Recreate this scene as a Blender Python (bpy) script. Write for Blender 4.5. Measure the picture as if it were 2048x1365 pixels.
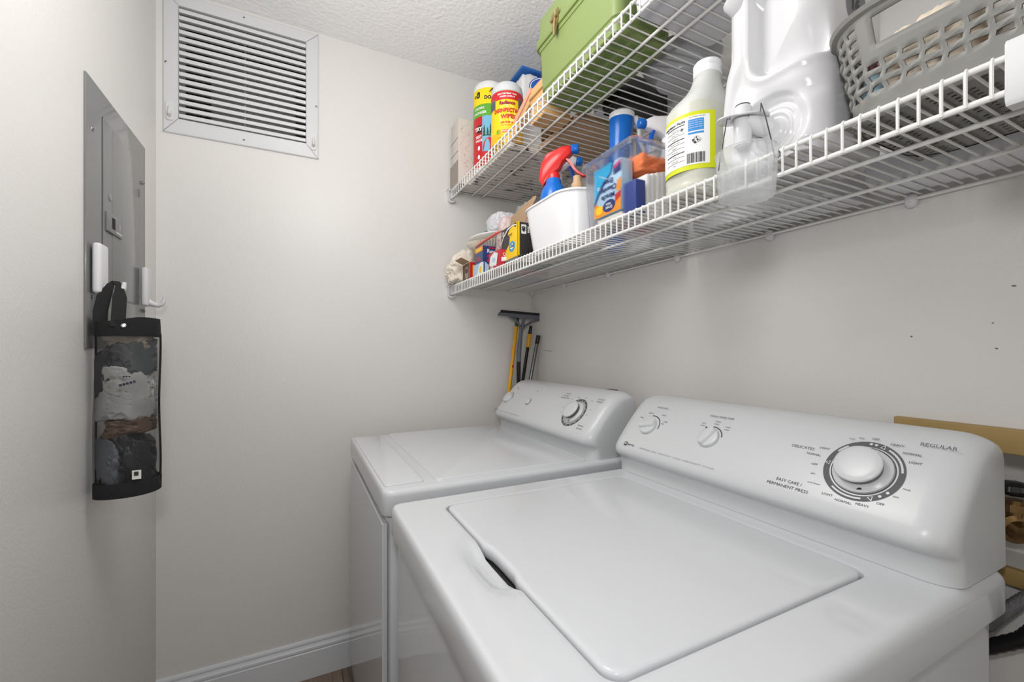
import bpy, bmesh, math, random
from mathutils import Vector, Matrix, noise
R = math.radians
PI = math.pi
rnd = random.Random(7)
for o in list(bpy.data.objects):
    bpy.data.objects.remove(o)
SC = bpy.context.scene
COL = SC.collection

# ------------------------------------------------------------------ camera, world, lights, exposure
CAM_H = 1.2325
cd = bpy.data.cameras.new('camera')
cam = bpy.data.objects.new('camera', cd)
COL.objects.link(cam)
cam.location = (0, 0, CAM_H)
cam.rotation_euler = (R(90), 0, -0.4611)
cd.sensor_width = 36
cd.lens = 859.5 / 2048 * 36
cd.shift_y = 18.2 / 2048
cd.clip_start = 0.02
SC.camera = cam
w = bpy.data.worlds.new('world')
SC.world = w
w.use_nodes = True
w.node_tree.nodes['Background'].inputs[0].default_value = (1.0, 0.98, 0.95, 1)
w.node_tree.nodes['Background'].inputs[1].default_value = 0.4


def area(name, loc, target, size, power, col=(1, 1, 1), size_y=None):
    l = bpy.data.lights.new(name, 'AREA')
    l.energy = power
    l.color = col
    l.size = size
    if size_y:
        l.shape = 'RECTANGLE'
        l.size_y = size_y
    o = bpy.data.objects.new(name, l)
    COL.objects.link(o)
    o.location = loc
    d = Vector(target) - Vector(loc)
    o.rotation_euler = d.to_track_quat('-Z', 'Y').to_euler()
    return o


pl_ = bpy.data.lights.new('top_fill_light', 'POINT')  # added unseen lamp: soft fill from above for far wall and ceiling
pl_.energy = 15
pl_.color = (1, 0.99, 0.972)
pl_.shadow_soft_size = 0.2
po_ = bpy.data.objects.new('top_fill_light', pl_)
COL.objects.link(po_)
po_.location = (0.12, 0.78, 2.06)
area('camera_flash', (-0.03, -0.02, 1.475), (0.5, 1.2, 1.3), 0.09, 3.3, (0.99, 0.99, 1.0))
area('doorway_fill', (0.15, -1.5, 1.3), (0.2, 1.5, 1.3), 0.8, 3, (1, 0.985, 0.96), 1.6)  # added area lamp behind the camera, frontal fill for the far wall
vs = SC.view_settings
SC.display_settings.display_device = 'sRGB'
vs.view_transform = 'Standard'
vs.look = 'None'
vs.gamma = 1
vs.use_curve_mapping = False
vs.exposure = 0.13


# ------------------------------------------------------------------ helpers
def lin(c):
    c /= 255.0
    return c / 12.92 if c <= 0.04045 else ((c + 0.055) / 1.055) ** 2.4


def S(r, g, b):
    return (lin(r), lin(g), lin(b), 1)


def mat(name, rgb, rough=0.5, metal=0.0, bump=0.0, bscale=60.0, trans=0.0, ior=1.45, alpha=1.0,
        spec=0.5, coat=0.0, mottled=0.0, mscale=8.0, detail=2.0, sss=0.0, bdist=0.002):
    m = bpy.data.materials.new(name)
    m.use_nodes = True
    nt = m.node_tree
    b = nt.nodes['Principled BSDF']
    b.inputs['Base Color'].default_value = S(*rgb)
    b.inputs['Roughness'].default_value = rough
    b.inputs['Metallic'].default_value = metal
    b.inputs['IOR'].default_value = ior
    b.inputs['Alpha'].default_value = alpha
    b.inputs['Transmission Weight'].default_value = trans
    b.inputs['Specular IOR Level'].default_value = spec
    b.inputs['Coat Weight'].default_value = coat
    b.inputs['Coat Roughness'].default_value = 0.08
    if sss:
        b.inputs['Subsurface Weight'].default_value = sss
        b.inputs['Subsurface Radius'].default_value = (0.01, 0.01, 0.01)
    tc = nt.nodes.new('ShaderNodeTexCoord')
    if bump:
        n = nt.nodes.new('ShaderNodeTexNoise')
        n.inputs['Scale'].default_value = bscale
        n.inputs['Detail'].default_value = detail
        bp = nt.nodes.new('ShaderNodeBump')
        bp.inputs['Strength'].default_value = bump
        bp.inputs['Distance'].default_value = bdist
        nt.links.new(tc.outputs['Object'], n.inputs['Vector'])
        nt.links.new(n.outputs['Fac'], bp.inputs['Height'])
        nt.links.new(bp.outputs['Normal'], b.inputs['Normal'])
    if mottled:
        n = nt.nodes.new('ShaderNodeTexNoise')
        n.inputs['Scale'].default_value = mscale
        n.inputs['Detail'].default_value = 4
        mx = nt.nodes.new('ShaderNodeMix')
        mx.data_type = 'RGBA'
        c = S(*rgb)
        mx.inputs['A'].default_value = tuple(x * (1 - mottled) for x in c[:3]) + (1,)
        mx.inputs['B'].default_value = tuple(min(1, x * (1 + mottled)) for x in c[:3]) + (1,)
        nt.links.new(tc.outputs['Object'], n.inputs['Vector'])
        nt.links.new(n.outputs['Fac'], mx.inputs['Factor'])
        nt.links.new(mx.outputs['Result'], b.inputs['Base Color'])
    return m


class MB:
    """collects shapes in world coordinates; build() links them as ONE mesh object"""

    def __init__(s):
        s.v = []
        s.f = []
        s.m = []

    def add(s, vs_, fs, m=0):
        k = len(s.v)
        s.v += [tuple(p) for p in vs_]
        s.f += [tuple(i + k for i in f) for f in fs]
        s.m += [m] * len(fs)

    def box(s, x0, x1, y0, y1, z0, z1, m=0):
        s.add([(x0, y0, z0), (x1, y0, z0), (x1, y1, z0), (x0, y1, z0), (x0, y0, z1), (x1, y0, z1), (x1, y1, z1), (x0, y1, z1)],
              [(0, 3, 2, 1), (4, 5, 6, 7), (0, 1, 5, 4), (1, 2, 6, 5), (2, 3, 7, 6), (3, 0, 4, 7)], m)

    def bm(s, b, m=0, M=None):
        b.verts.index_update()
        s.add([(M @ v.co if M else v.co) for v in b.verts], [[v.index for v in f.verts] for f in b.faces], m)
        b.free()

    def rbox(s, x0, x1, y0, y1, z0, z1, r=0.003, m=0, seg=3, M=None):
        b = bmesh.new()
        bmesh.ops.create_cube(b, size=1)
        for v in b.verts:
            v.co = Vector(((x0 + x1) / 2 + v.co.x * (x1 - x0), (y0 + y1) / 2 + v.co.y * (y1 - y0), (z0 + z1) / 2 + v.co.z * (z1 - z0)))
        bmesh.ops.bevel(b, geom=b.edges[:], offset=r, segments=seg, profile=0.5, affect='EDGES')
        s.bm(b, m, M)

    def loft(s, loops, m=0, closed=True, cap0=False, cap1=False, wrap=False):
        n = len(loops[0])
        k = len(loops)
        vs_ = [p for l in loops for p in l]
        fs = []
        for i in range(k if wrap else k - 1):
            i2 = (i + 1) % k
            for j in range(n if closed else n - 1):
                j2 = (j + 1) % n
                fs.append((i * n + j, i * n + j2, i2 * n + j2, i2 * n + j))
        if cap0:
            fs.append(tuple(range(n - 1, -1, -1)))
        if cap1:
            fs.append(tuple((k - 1) * n + j for j in range(n)))
        s.add(vs_, fs, m)

    def lathe(s, prof, c=(0, 0, 0), ax=(0, 0, 1), seg=32, m=0, cap=True, sx=1.0, sy=1.0, fn=None):
        """prof: (r, h) list; m may be a list with one material per band"""
        q = Vector(ax).normalized().to_track_quat('Z', 'Y')
        c = Vector(c)
        loops = []
        for r, h in prof:
            lp = []
            for j in range(seg):
                a = 2 * PI * j / seg
                rr = r * (fn(a, h) if fn else 1)
                lp.append(c + q @ Vector((rr * math.cos(a) * sx, rr * math.sin(a) * sy, h)))
            loops.append(lp)
        if isinstance(m, int):
            s.loft(loops, m, True, cap and prof[0][0] > 1e-6, cap and prof[-1][0] > 1e-6)
        else:
            for i in range(len(loops) - 1):
                s.loft(loops[i:i + 2], m[i], True, cap and i == 0 and prof[0][0] > 1e-6, cap and i == len(loops) - 2 and prof[-1][0] > 1e-6)

    def tube(s, pts, r, seg=8, m=0, closed=False, cap=True):
        pts = [Vector(p) for p in pts]
        n = len(pts)
        rs = r if isinstance(r, (list, tuple)) else [r] * n
        up = None
        loops = []
        for i, p in enumerate(pts):
            if closed:
                d = pts[(i + 1) % n] - pts[i - 1]
            else:
                d = pts[min(i + 1, n - 1)] - pts[max(i - 1, 0)]
            d.normalize()
            if up is None:
                up = Vector((0, 0, 1)) if abs(d.z) < 0.9 else Vector((1, 0, 0))
            a = d.cross(up).normalized()
            up = a.cross(d).normalized()
            loops.append([p + a * rs[i] * math.cos(2 * PI * j / seg) + up * rs[i] * math.sin(2 * PI * j / seg) for j in range(seg)])
        s.loft(loops, m, True, cap and not closed, cap and not closed, wrap=closed)

    def grid(s, fn, nu, nv, m=0, cu=False):
        vs_ = [fn(i / nu, j / nv) for j in range(nv + 1) for i in range(nu + (0 if cu else 1))]
        w_ = nu if cu else nu + 1
        fs = []
        for j in range(nv):
            for i in range(nu):
                i2 = (i + 1) % w_
                fs.append((j * w_ + i, j * w_ + i2, (j + 1) * w_ + i2, (j + 1) * w_ + i))
        s.add(vs_, fs, m)

    def poly(s, pts, m=0):
        s.add(pts, [tuple(range(len(pts)))], m)

    def prism(s, pts, off, m=0):
        """a polygon pushed along off, both ends capped"""
        off = Vector(off)
        a = [Vector(p) for p in pts]
        s.loft([a, [p + off for p in a]], m, True, True, True)

    def text(s, t, size, fn, m=0, align='CENTER', sx=1.0, bold=0.0, shear=0.0):
        cu = bpy.data.curves.new('t', 'FONT')
        cu.body = t
        cu.size = size
        cu.align_x = align
        cu.align_y = 'CENTER'
        cu.resolution_u = 2
        cu.offset = bold
        cu.shear = shear
        ob = bpy.data.objects.new('t', cu)
        COL.objects.link(ob)
        dg = bpy.context.evaluated_depsgraph_get()
        me = ob.evaluated_get(dg).to_mesh()
        s.add([fn(v.co.x * sx, v.co.y) for v in me.vertices], [tuple(p.vertices) for p in me.polygons], m)
        ob.evaluated_get(dg).to_mesh_clear()
        bpy.data.objects.remove(ob)
        bpy.data.curves.remove(cu)

    def build(s, name, mats, parent=None, angle=40, smooth=True, flip=None):
        me = bpy.data.meshes.new(name)
        off = Vector((0, 0, 0))
        if parent is not None:
            p = parent
            while p is not None:
                off += p.location
                p = p.parent
        me.from_pydata([tuple(Vector(p) - off) for p in s.v], [], s.f)
        if not isinstance(mats, (list, tuple)):
            mats = [mats]
        for x in mats:
            me.materials.append(x)
        for p, k in zip(me.polygons, s.m):
            p.material_index = k
            p.use_smooth = smooth
        me.update()
        b = bmesh.new()
        b.from_mesh(me)
        bmesh.ops.remove_doubles(b, verts=b.verts, dist=1e-6)
        if flip is None:
            bmesh.ops.recalc_face_normals(b, faces=b.faces)
        b.to_mesh(me)
        b.free()
        if smooth:
            me.set_sharp_from_angle(angle=R(angle))
        o = bpy.data.objects.new(name, me)
        COL.objects.link(o)
        o.parent = parent
        return o


def tag(o, label=None, cat=None, group=None, kind=None):
    if label:
        o['label'] = label
    if cat:
        o['category'] = cat
    if group:
        o['group'] = group
    if kind:
        o['kind'] = kind
    return o


def thing(name, label, cat, loc, group=None):
    o = bpy.data.objects.new(name, None)
    o.empty_display_size = 0.02
    COL.objects.link(o)
    o.location = loc
    return tag(o, label, cat, group)


def struct(mb, name, mats, parent=None, **k):
    o = mb.build(name, mats, parent, **k)
    if parent is None:
        o['kind'] = 'structure'
    return o


def rrect(x0, x1, y0, y1, r, z, nc=6, ne=8):
    """rounded rectangle loop, counter-clockwise, always the same topology"""
    pts = []
    cs = [(x1 - r, y0 + r, -90), (x1 - r, y1 - r, 0), (x0 + r, y1 - r, 90), (x0 + r, y0 + r, 180)]
    for k, (cx, cy, a0) in enumerate(cs):
        arc = [(cx + r * math.cos(R(a0 + 90 * i / nc)), cy + r * math.sin(R(a0 + 90 * i / nc))) for i in range(nc + 1)]
        nx_, ny_, na = cs[(k + 1) % 4]
        e = (nx_ + r * math.cos(R(na)), ny_ + r * math.sin(R(na)))
        pts += arc
        for i in range(1, ne):
            pts.append((arc[-1][0] + (e[0] - arc[-1][0]) * i / ne, arc[-1][1] + (e[1] - arc[-1][1]) * i / ne))
    return [(x, y, z) for x, y in pts]


def crumple(mb, c, rad, seed=0, m=0, sub=4, amp=0.35, freq=3.0, sq=1.0, shape=None, ridge=True, fine=0.45):
    """a crumpled film bag: sphere pushed about by ridged noise"""
    b = bmesh.new()
    bmesh.ops.create_icosphere(b, subdivisions=sub, radius=1)
    for v in b.verts:
        p = v.co.normalized()
        q = p * freq + Vector((seed * 3.1, seed * 1.7, seed * 5.3))
        n1 = noise.noise(q)
        n2 = noise.noise(q * 2.3 + Vector((9, 1, 4)))
        n3 = noise.noise(q * 4.3 + Vector((2, 7, 4)) + Vector((n1, n2, n1)) * 1.5)
        n4 = noise.noise(q * 8.7 + Vector((5, 3, 1)) + Vector((n2, n1, n2)) * 2)
        d = (n1 + (1 - 2.4 * abs(n2)) * 0.5 + (1 - 3 * abs(n3)) * 0.30 * fine + (1 - 3 * abs(n4)) * 0.12 * fine - .3) if ridge else n1
        # squarer body
        mx = max(abs(p.x), abs(p.y), abs(p.z))
        pp = p.lerp(p / mx, sq * 0.5)
        k = 1 + amp * d
        pp = pp * k
        if shape:
            pp = Vector(shape(pp))
        v.co = Vector((c[0] + pp.x * rad[0], c[1] + pp.y * rad[1], c[2] + pp.z * rad[2]))
    mb.bm(b, m)


# ------------------------------------------------------------------ materials
M = {}
M['wall'] = mat('wall_paint', (221, 219, 216), 0.36, bump=0.30, bscale=170, detail=3, bdist=0.0016, spec=0.4)
M['ceil'] = mat('ceiling_texture', (246, 246, 247), 0.75, bump=0.7, bscale=70, detail=4, bdist=0.006)
M['trim'] = mat('white_trim_paint', (216, 219, 223), 0.3)
M['enamel'] = mat('white_enamel', (208, 210, 213), 0.09)
M['enamelside'] = mat('white_enamel_cabinet', (200, 202, 205), 0.05, spec=0.7)
M['enamel2'] = mat('white_console_plastic', (206, 208, 210), 0.28, bump=0.04, bscale=700)
M['ink'] = mat('grey_print', (84, 84, 86), 0.5)
M['inkdark'] = mat('dark_print', (48, 48, 50), 0.45)
M['inklight'] = mat('pale_grey_print', (160, 160, 163), 0.5)
M['gap'] = mat('dark_gap', (30, 30, 32), 0.8)
M['wire'] = mat('white_coated_wire', (226, 225, 222), 0.32)
M['plastic'] = mat('white_plastic', (216, 216, 217), 0.35)
M['metal'] = mat('brushed_metal', (150, 150, 150), 0.3, metal=1)
M['panelgrey'] = mat('grey_panel_paint', (122, 123, 123), 0.16, spec=0.6)
M['black'] = mat('black_plastic', (22, 22, 22), 0.35)
M['vent'] = mat('white_aluminium', (212, 213, 215), 0.35)
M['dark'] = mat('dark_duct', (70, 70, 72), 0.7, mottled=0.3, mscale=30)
M['clearp'] = mat('clear_plastic', (236, 238, 240), 0.08, trans=1.0, ior=1.15, alpha=0.42)
M['frost'] = mat('frosted_plastic', (226, 228, 230), 0.35, trans=0.55, ior=1.2, alpha=0.55)

XL, XR, YE, ZC, YB = -0.4216, 0.994, 1.7945, 2.44, -1.6

# ------------------------------------------------------------------ the room
b = MB(); b.box(XL - .1, XR + .1, YB, YE + .1, -.06, 0)
m = mat('wood_plank_floor', (140, 122, 106), 0.45)
nt = m.node_tree; pb = nt.nodes['Principled BSDF']
tc = nt.nodes.new('ShaderNodeTexCoord'); mp = nt.nodes.new('ShaderNodeMapping')
mp.inputs['Scale'].default_value = (1, 1, 1)
br = nt.nodes.new('ShaderNodeTexBrick'); br.inputs['Scale'].default_value = 1
br.inputs['Brick Width'].default_value = 1.2; br.inputs['Row Height'].default_value = 0.15
br.inputs['Mortar Size'].default_value = 0.0015
br.inputs['Color1'].default_value = S(150, 132, 116); br.inputs['Color2'].default_value = S(122, 106, 93); br.inputs['Mortar'].default_value = S(60, 52, 46)
wv = nt.nodes.new('ShaderNodeTexNoise'); wv.inputs['Scale'].default_value = 9; wv.inputs['Detail'].default_value = 8
mp2 = nt.nodes.new('ShaderNodeMapping'); mp2.inputs['Scale'].default_value = (12, 1, 1)
mp.inputs['Rotation'].default_value = (0, 0, R(90))
mxx = nt.nodes.new('ShaderNodeMix'); mxx.data_type = 'RGBA'; mxx.blend_type = 'MULTIPLY'; mxx.inputs['Factor'].default_value = 0.6
cr = nt.nodes.new('ShaderNodeValToRGB'); cr.color_ramp.elements[0].position = .35; cr.color_ramp.elements[0].color = (.45, .4, .36, 1); cr.color_ramp.elements[1].position = .65; cr.color_ramp.elements[1].color = (1, 1, 1, 1)
nt.links.new(tc.outputs['Object'], mp.inputs['Vector']); nt.links.new(mp.outputs['Vector'], br.inputs['Vector'])
nt.links.new(tc.outputs['Object'], mp2.inputs['Vector']); nt.links.new(mp2.outputs['Vector'], wv.inputs['Vector'])
nt.links.new(wv.outputs['Fac'], cr.inputs['Fac']); nt.links.new(br.outputs['Color'], mxx.inputs['A']); nt.links.new(cr.outputs['Color'], mxx.inputs['B'])
nt.links.new(mxx.outputs['Result'], pb.inputs['Base Color'])
struct(b, 'floor', m)
b = MB(); b.box(XL - .1, XR + .1, YB, YE + .1, ZC, ZC + .06)
struct(b, 'ceiling', M['ceil'])
b = MB(); b.box(XL - .1, XL, YB, YE + .1, 0, ZC)
struct(b, 'wall_left', M['wall'])
# right wall with the recess for the washer hook-ups
RY0, RY1, RZ0, RZ1 = -0.02, 0.36, 0.894, 1.072
b = MB()
b.box(XR, XR + .1, YB, RY0, 0, ZC); b.box(XR, XR + .1, RY1, YE + .1, 0, ZC)
b.box(XR, XR + .1, RY0, RY1, 0, RZ0); b.box(XR, XR + .1, RY0, RY1, RZ1, ZC)
b.box(XR + .085, XR + .1, RY0, RY1, RZ0, RZ1)
wr_ = struct(b, 'wall_right', M['wall'])
scuff = mat('scuff_grey', (120, 112, 106), .7)
for y, z, w_, h_, a in ((.2505, 1.3322, .0030, .0014, .2), (.3750, 1.2570, .0018, .0016, 0), (.2690, 1.2350, .0022, .0012, .4), (.2730, 1.2760, .0016, .0010, -.6), (1.640, 1.2290, .0450, .0010, .06)):
    b = MB(); b.poly([(XR - .0004, y + w_ * math.cos(k * PI / 4) * math.cos(a) - h_ * math.sin(k * PI / 4) * math.sin(a), z + h_ * math.sin(k * PI / 4) * math.cos(a) + w_ * math.cos(k * PI / 4) * math.sin(a)) for k in range(8)])
    b.build('scuff_mark', scuff, wr_)
# far wall with the vent opening
VX0, VX1, VZ0, VZ1 = -0.361, 0.0265, 2.006, 2.388
b = MB()
b.box(XL, VX0, YE, YE + .1, 0, ZC); b.box(VX1, XR, YE, YE + .1, 0, ZC)
b.box(VX0, VX1, YE, YE + .1, 0, VZ0); b.box(VX0, VX1, YE, YE + .1, VZ1, ZC)
struct(b, 'wall_far', M['wall'])
b = MB(); b.box(XL, -.32, YB, YB + .08, 0, ZC); b.box(.62, XR, YB, YB + .08, 0, ZC); b.box(-.32, .62, YB, YB + .08, 2.05, ZC)
struct(b, 'wall_near', M['wall'])


def baseboard(p0, p1, nrm):
    """classic profile swept from p0 to p1; nrm points into the room"""
    prof = [(0, 0), (.0145, 0), (.0145, .098), (.0125, .1), (.0125, .104), (.0145, .107), (.0142, .114), (.010, .120), (.0085, .126), (.0095, .129), (.009, .134), (.006, .1395), (.0, .1405)]
    mb = MB()
    n = Vector(nrm)
    mb.loft([[Vector(p) + n * d + Vector((0, 0, h)) for d, h in prof] for p in (p0, p1)], 0, True, True, True)
    return mb


struct(baseboard((XL, YE, 0), (XR, YE, 0), (0, -1, 0)), 'baseboard_far', M['trim'], angle=25)
struct(baseboard((XL, YB + .08, 0), (XL, YE - .0145, 0), (1, 0, 0)), 'baseboard_left', M['trim'], angle=25)

# ------------------------------------------------------------------ washer and dryer
def slab_top(x0, x1, y0, y1, zt, zb, hole, holez, hole_r=.02, er=.02, scoop=None, side_r=None, inset=.006, ff=.45):
    """enamelled top with rolled edges; a rounded hole (the lid well) or a flat middle"""
    NC, NE = 8, 24
    mb = MB()
    loops = []
    if hole:
        hx0, hx1, hy0, hy1 = hole
        for d, z in ((0, holez), (0, zt - .004), (-.0012, zt - .0012), (-.004, zt)):
            loops.append(rrect(hx0 + d, hx1 - d, hy0 + d, hy1 - d, hole_r - d, z, NC, NE))
        inner = loops[-1]
    else:
        cx, cy = (x0 + x1) / 2, (y0 + y1) / 2
        inner = rrect(cx - .02, cx + .02, cy - .02, cy + .02, .01, zt, NC, NE)
        loops.append(inner)
    outer = rrect(x0 + er * ff, x1 - er, y0 + er, y1 - er, .012, zt, NC, NE)
    K = 14 if hole else 3
    for k in range(1, K + 1):
        t = k / K
        loops.append([tuple(a + (c - a) * t for a, c in zip(p, q)) for p, q in zip(inner, outer)])
    for k in range(1, 7):
        a = R(90) * k / 6
        d = er * (1 - math.sin(a))
        loops.append(rrect(x0 + d * ff, x1 - d, y0 + d, y1 - d, .012 + er - d, zt - er * (1 - math.cos(a)), NC, NE))
    loops.append(rrect(x0, x1, y0, y1, .012 + er, zb + .003, NC, NE))
    loops.append(rrect(x0 + .001, x1 - .001, y0 + .001, y1 - .001, .012 + er, zb, NC, NE))
    loops.append(rrect(x0 + inset + .004, x1 - inset - .004, y0 + inset + .004, y1 - inset - .004, .02 + er, zb, NC, NE))
    if scoop:
        loops = [[scoop(p) for p in l] for l in loops]
    mb.loft(loops, 0, True, True if not hole else False, True)
    return mb


def appliance(kind, y0, y1, label):
    root = thing(kind, label, {'washing_machine': 'washing machine', 'clothes_dryer': 'dryer'}[kind], (.55, (y0 + y1) / 2, 0))
    X0, X1, ZT = .1687, .926, .9144
    b = MB()
    b.loft([rrect(X0 + .012, X1 - .022, y0 + .012, y1 - .012, .022, z, 8, 4) for z in (.02, .845)] +
           [rrect(X0 + .012 + d, X1 - .022 - d, y0 + .012 + d, y1 - .012 - d, .022, .845 + h, 8, 4) for d, h in ((.0006, .004), (.003, .007), (.006, .008), (.012, .008))], 0, True, True, True)
    cab = b.build('cabinet', M['enamelside'], root)
    for sx, sy in ((X0 + .07, y0 + .07), (X1 - .07, y0 + .07), (X0 + .07, y1 - .07), (X1 - .07, y1 - .07)):
        b = MB(); b.lathe([(.02, 0), (.02, .012), (.012, .021)], (sx, sy, 0)); b.build('levelling_foot', M['black'], root)
    return root, X0, X1, ZT


def console(root, y0, y1, xs=0.0, zs=0.0):
    """backsplash: nose and face profile rounded off at both ends"""
    P = [(.932, .9148), (.932, 1.085), (.928, 1.096), (.918, 1.105), (.902, 1.109), (.885, 1.1085), (.868, 1.1055), (.853, 1.0995), (.840, 1.0895),
         (.815, 1.0645), (.79, 1.0351), (.77, 1.0115), (.754, .9926), (.7475, .981), (.7465, .971), (.7505, .9625), (.758, .957), (.766, .953), (.7705, .947), (.7715, .938), (.770, .9148)]
    Q = [(.932, .9148), (.926, 1.072), (.922, 1.080), (.915, 1.085), (.905, 1.087), (.895, 1.085), (.885, 1.081), (.874, 1.075), (.862, 1.066),
         (.840, 1.047), (.819, 1.025), (.805, 1.006), (.794, .988), (.789, .978), (.787, .970), (.788, .962), (.790, .955), (.793, .951), (.795, .946), (.797, .938), (.799, .9148)]
    sh = lambda L: [(x + xs * (1 if i > 3 and i < 20 else 0) * 1.0 if False else x + xs, z + zs) for i, (x, z) in enumerate(L)]
    P, Q = sh(P), sh(Q)
    fix = lambda L: [(min(x, .932), z) for x, z in L]
    P, Q = fix(P), fix(Q)
    loops = []
    Rr = .042
    prof = [(R(90) * k / 8) for k in range(9)]
    for a in prof:
        t = 1 - math.sin(a)
        loops.append([(p[0] + (q[0] - p[0]) * t, y0 + Rr * (1 - math.cos(R(90) - a) if False else (1 - math.cos(a))) if False else y0 + Rr * (1 - math.cos(a)), p[1] + (q[1] - p[1]) * t) for p, q in zip(P, Q)])
    # a=0: inset profile at the very end; a=90: full profile Rr inside
    r2 = []
    for a in reversed(prof):
        t = 1 - math.sin(a)
        r2.append([(p[0] + (q[0] - p[0]) * t, y1 - Rr * (1 - math.cos(a)), p[1] + (q[1] - p[1]) * t) for p, q in zip(P, Q)])
    b = MB()
    b.loft(loops + r2, 0, True, True, True)
    return b.build('control_console', M['enamel2'], root, angle=50)


FT = Vector((.6476, 0, .7619))          # up the sloped face
FN = Vector((-.7619, 0, .6476))         # out of it


def facefn(yc, tc_, P0, lift=.0006, rot=0.0):
    c, s = math.cos(rot), math.sin(rot)

    def f(u, v):
        uu, vv = u * c - v * s, u * s + v * c
        return P0 + FT * (tc_ + vv) + Vector((0, -1, 0)) * (uu) + Vector((0, yc, 0)) + FN * lift
    return f


def arc(mb, P0, yc, t0, r0, r1, a0, a1, lift, m, n=48):
    f = facefn(yc, t0, P0, lift)
    n = max(2, int(n * abs(a1 - a0) / 360) + 1)
    mb.grid(lambda u, v: f((r0 + (r1 - r0) * v) * math.cos(R(a0 + (a1 - a0) * u)), (r0 + (r1 - r0) * v) * math.sin(R(a0 + (a1 - a0) * u))), n, 1, m)


def tri(mb, P0, yc, t0, ang, rad, size, lift, m):
    f = facefn(yc, t0, P0, lift)
    c = (rad * math.cos(R(ang)), rad * math.sin(R(ang)))
    mb.poly([f(c[0] + size * math.cos(R(ang + k)), c[1] + size * math.sin(R(ang + k))) for k in (0, 130, 230)], m)


def big_knob(root, P0, yc, t0, rs, rb, h):
    """timer dial: skirt disc, dark grip, domed white cap"""
    c = P0 + FT * t0 + Vector((0, yc, 0))
    b = MB(); b.lathe([(rs, .0006), (rs, .003), (rs - .002, .0045), (rb * 1.05, .006), (rb * .97, .0075)], c, FN, 64)
    k = b.build('dial_skirt', M['enamel2'], root)
    b = MB()
    f = facefn(yc, t0, P0, .0062)
    b.poly([f(.0040, -.0372), f(.0115, -.0352), f(.0085, -.0300)], 0)
    b.build('pointer', M['inkdark'], k)
    b = MB(); b.lathe([(rb * .86, .004), (rb * .90, h * .35), (rb * .97, h * .70), (rb * .985, h * .80)], c, FN, 64)
    b.build('grip_band', mat('grip_grey', (92, 92, 94), .35), root)
    b = MB(); b.lathe([(rb * .985, h * .80), (rb, h * .86), (rb * .985, h * .93), (rb * .93, h * .99), (rb * .7, h * 1.04), (rb * .35, h * 1.06), (.0001, h * 1.065)], c, FN, 64)
    b.build('dial_knob', M['enamel2'], root)


def small_knob(root, P0, yc, t0, r, h, turn, name='selector_knob'):
    c = P0 + FT * t0 + Vector((0, yc, 0))
    b = MB(); b.lathe([(r, .0005), (r, h * .35), (r * .96, h * .48), (r * .8, h * .55), (.0001, h * .58)], c, FN, 48)
    # raised grip ridge
    f = lambda u, v, l: facefn(yc, t0, P0, l, R(turn))(u, v)
    lo = []
    for w_, l in ((.36, .5), (.30, .85), (.22, 1.0)):
        lo.append([f(r * x * (1.0 if l < .9 else .93), r * y * w_ / .36, h * l) for x, y in ((-.93, -.2), (-.8, -.36), (.8, -.36), (.93, -.2), (.93, .2), (.8, .36), (-.8, .36), (-.93, .2))])
    b.loft(lo, 0, True, False, True)
    b.build(name, M['enamel2'], root)


# washer -----------------------------------------------------------
wy0, wy1 = .235, .915
wash, X0, X1, ZT = appliance('washing_machine', wy0, wy1, 'white top-loading washing machine in the foreground with closed lid and large dial')


def scoop(p):
    x, y, z = p
    if z < .905:
        return p
    u = (y - .583) / .062
    v = (x - .262) / .040
    if abs(u) < 1.35 and v < .35 and v > -1.3:
        k = max(0, 1 - (abs(u) / 1.15) ** 4) * max(0, min(1, (v + 1.05) / .75))
        k = k * k * (3 - 2 * k)
        return (x, y, z - .013 * k)
    return p


b = slab_top(X0, X1, wy0, wy1, ZT, .8575, (.266, .7285, .3215, .8485), .893, .022, .017, scoop)
b.build('top_panel', M['enamel'], wash, angle=35)
b = MB()
LX0, LX1, LY0, LY1 = .2688, .7265, .3245, .8460
lp = []
for d, z in ((.002, .896), (0, .900), (0, .9105), (.0006, .9135), (.002, .9155), (.005, .9168), (.010, .9172)):
    l = rrect(LX0 + d, LX1 - d, LY0 + d, LY1 - d, .024 - d, z, 8, 24)
    # finger notch in the lid's front edge
    l = [(x + (.006 * max(0, 1 - (abs(y - .583) / .058) ** 6) if x < .30 else 0), y, z_) for x, y, z_ in l]
    lp.append(l)
b.loft(lp, 0, True, True, True)
b.build('lid', M['enamel'], wash, angle=40)
b = MB(); b.box(.262, .7295, .319, .851, .886, .893)  # near-black sheet paints the shade in the gap round the lid
b.build('lid_gap_shade', M['gap'], wash)
wc = console(wash, .243, .917)
P0w = Vector((.750, 0, .988))
b = MB()
LM = [M['ink'], M['inkdark'], M['enamel2'], M['inklight']]
WY, WT = .3610, .0715
# ring: dark band, broken by white scale marks
arc(b, P0w, WY, WT, .0448, .0535, 0, 360, .0007, 0, 120)
arc(b, P0w, WY, WT, .0408, .0424, 0, 360, .0007, 1, 120)
for a0, a1 in ((10, 62), (232, 284), (128, 148)):
    arc(b, P0w, WY, WT, .0478, .0505, a0, a1, .0011, 2)
for a in (72, 178, 298):
    tri(b, P0w, WY, WT, a, .0495, .0050, .0011, 2)
    tri(b, P0w, WY, WT, a, .0490, .0029, .0014, 1)
for a in (92, 84, 312, 325):
    r_ = .0492
    f = facefn(WY + -r_ * math.cos(R(a)), WT + r_ * math.sin(R(a)), P0w, .0011)
    b.poly([f(.0022 * math.cos(R(q)), .0022 * math.sin(R(q))) for q in range(0, 360, 30)], 2)
T = lambda s_, y, t, sz, m_=0, al='CENTER', sx=1.0, bold=0: b.text(s_, sz, facefn(y, t, P0w), m_, al, sx, bold)
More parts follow.
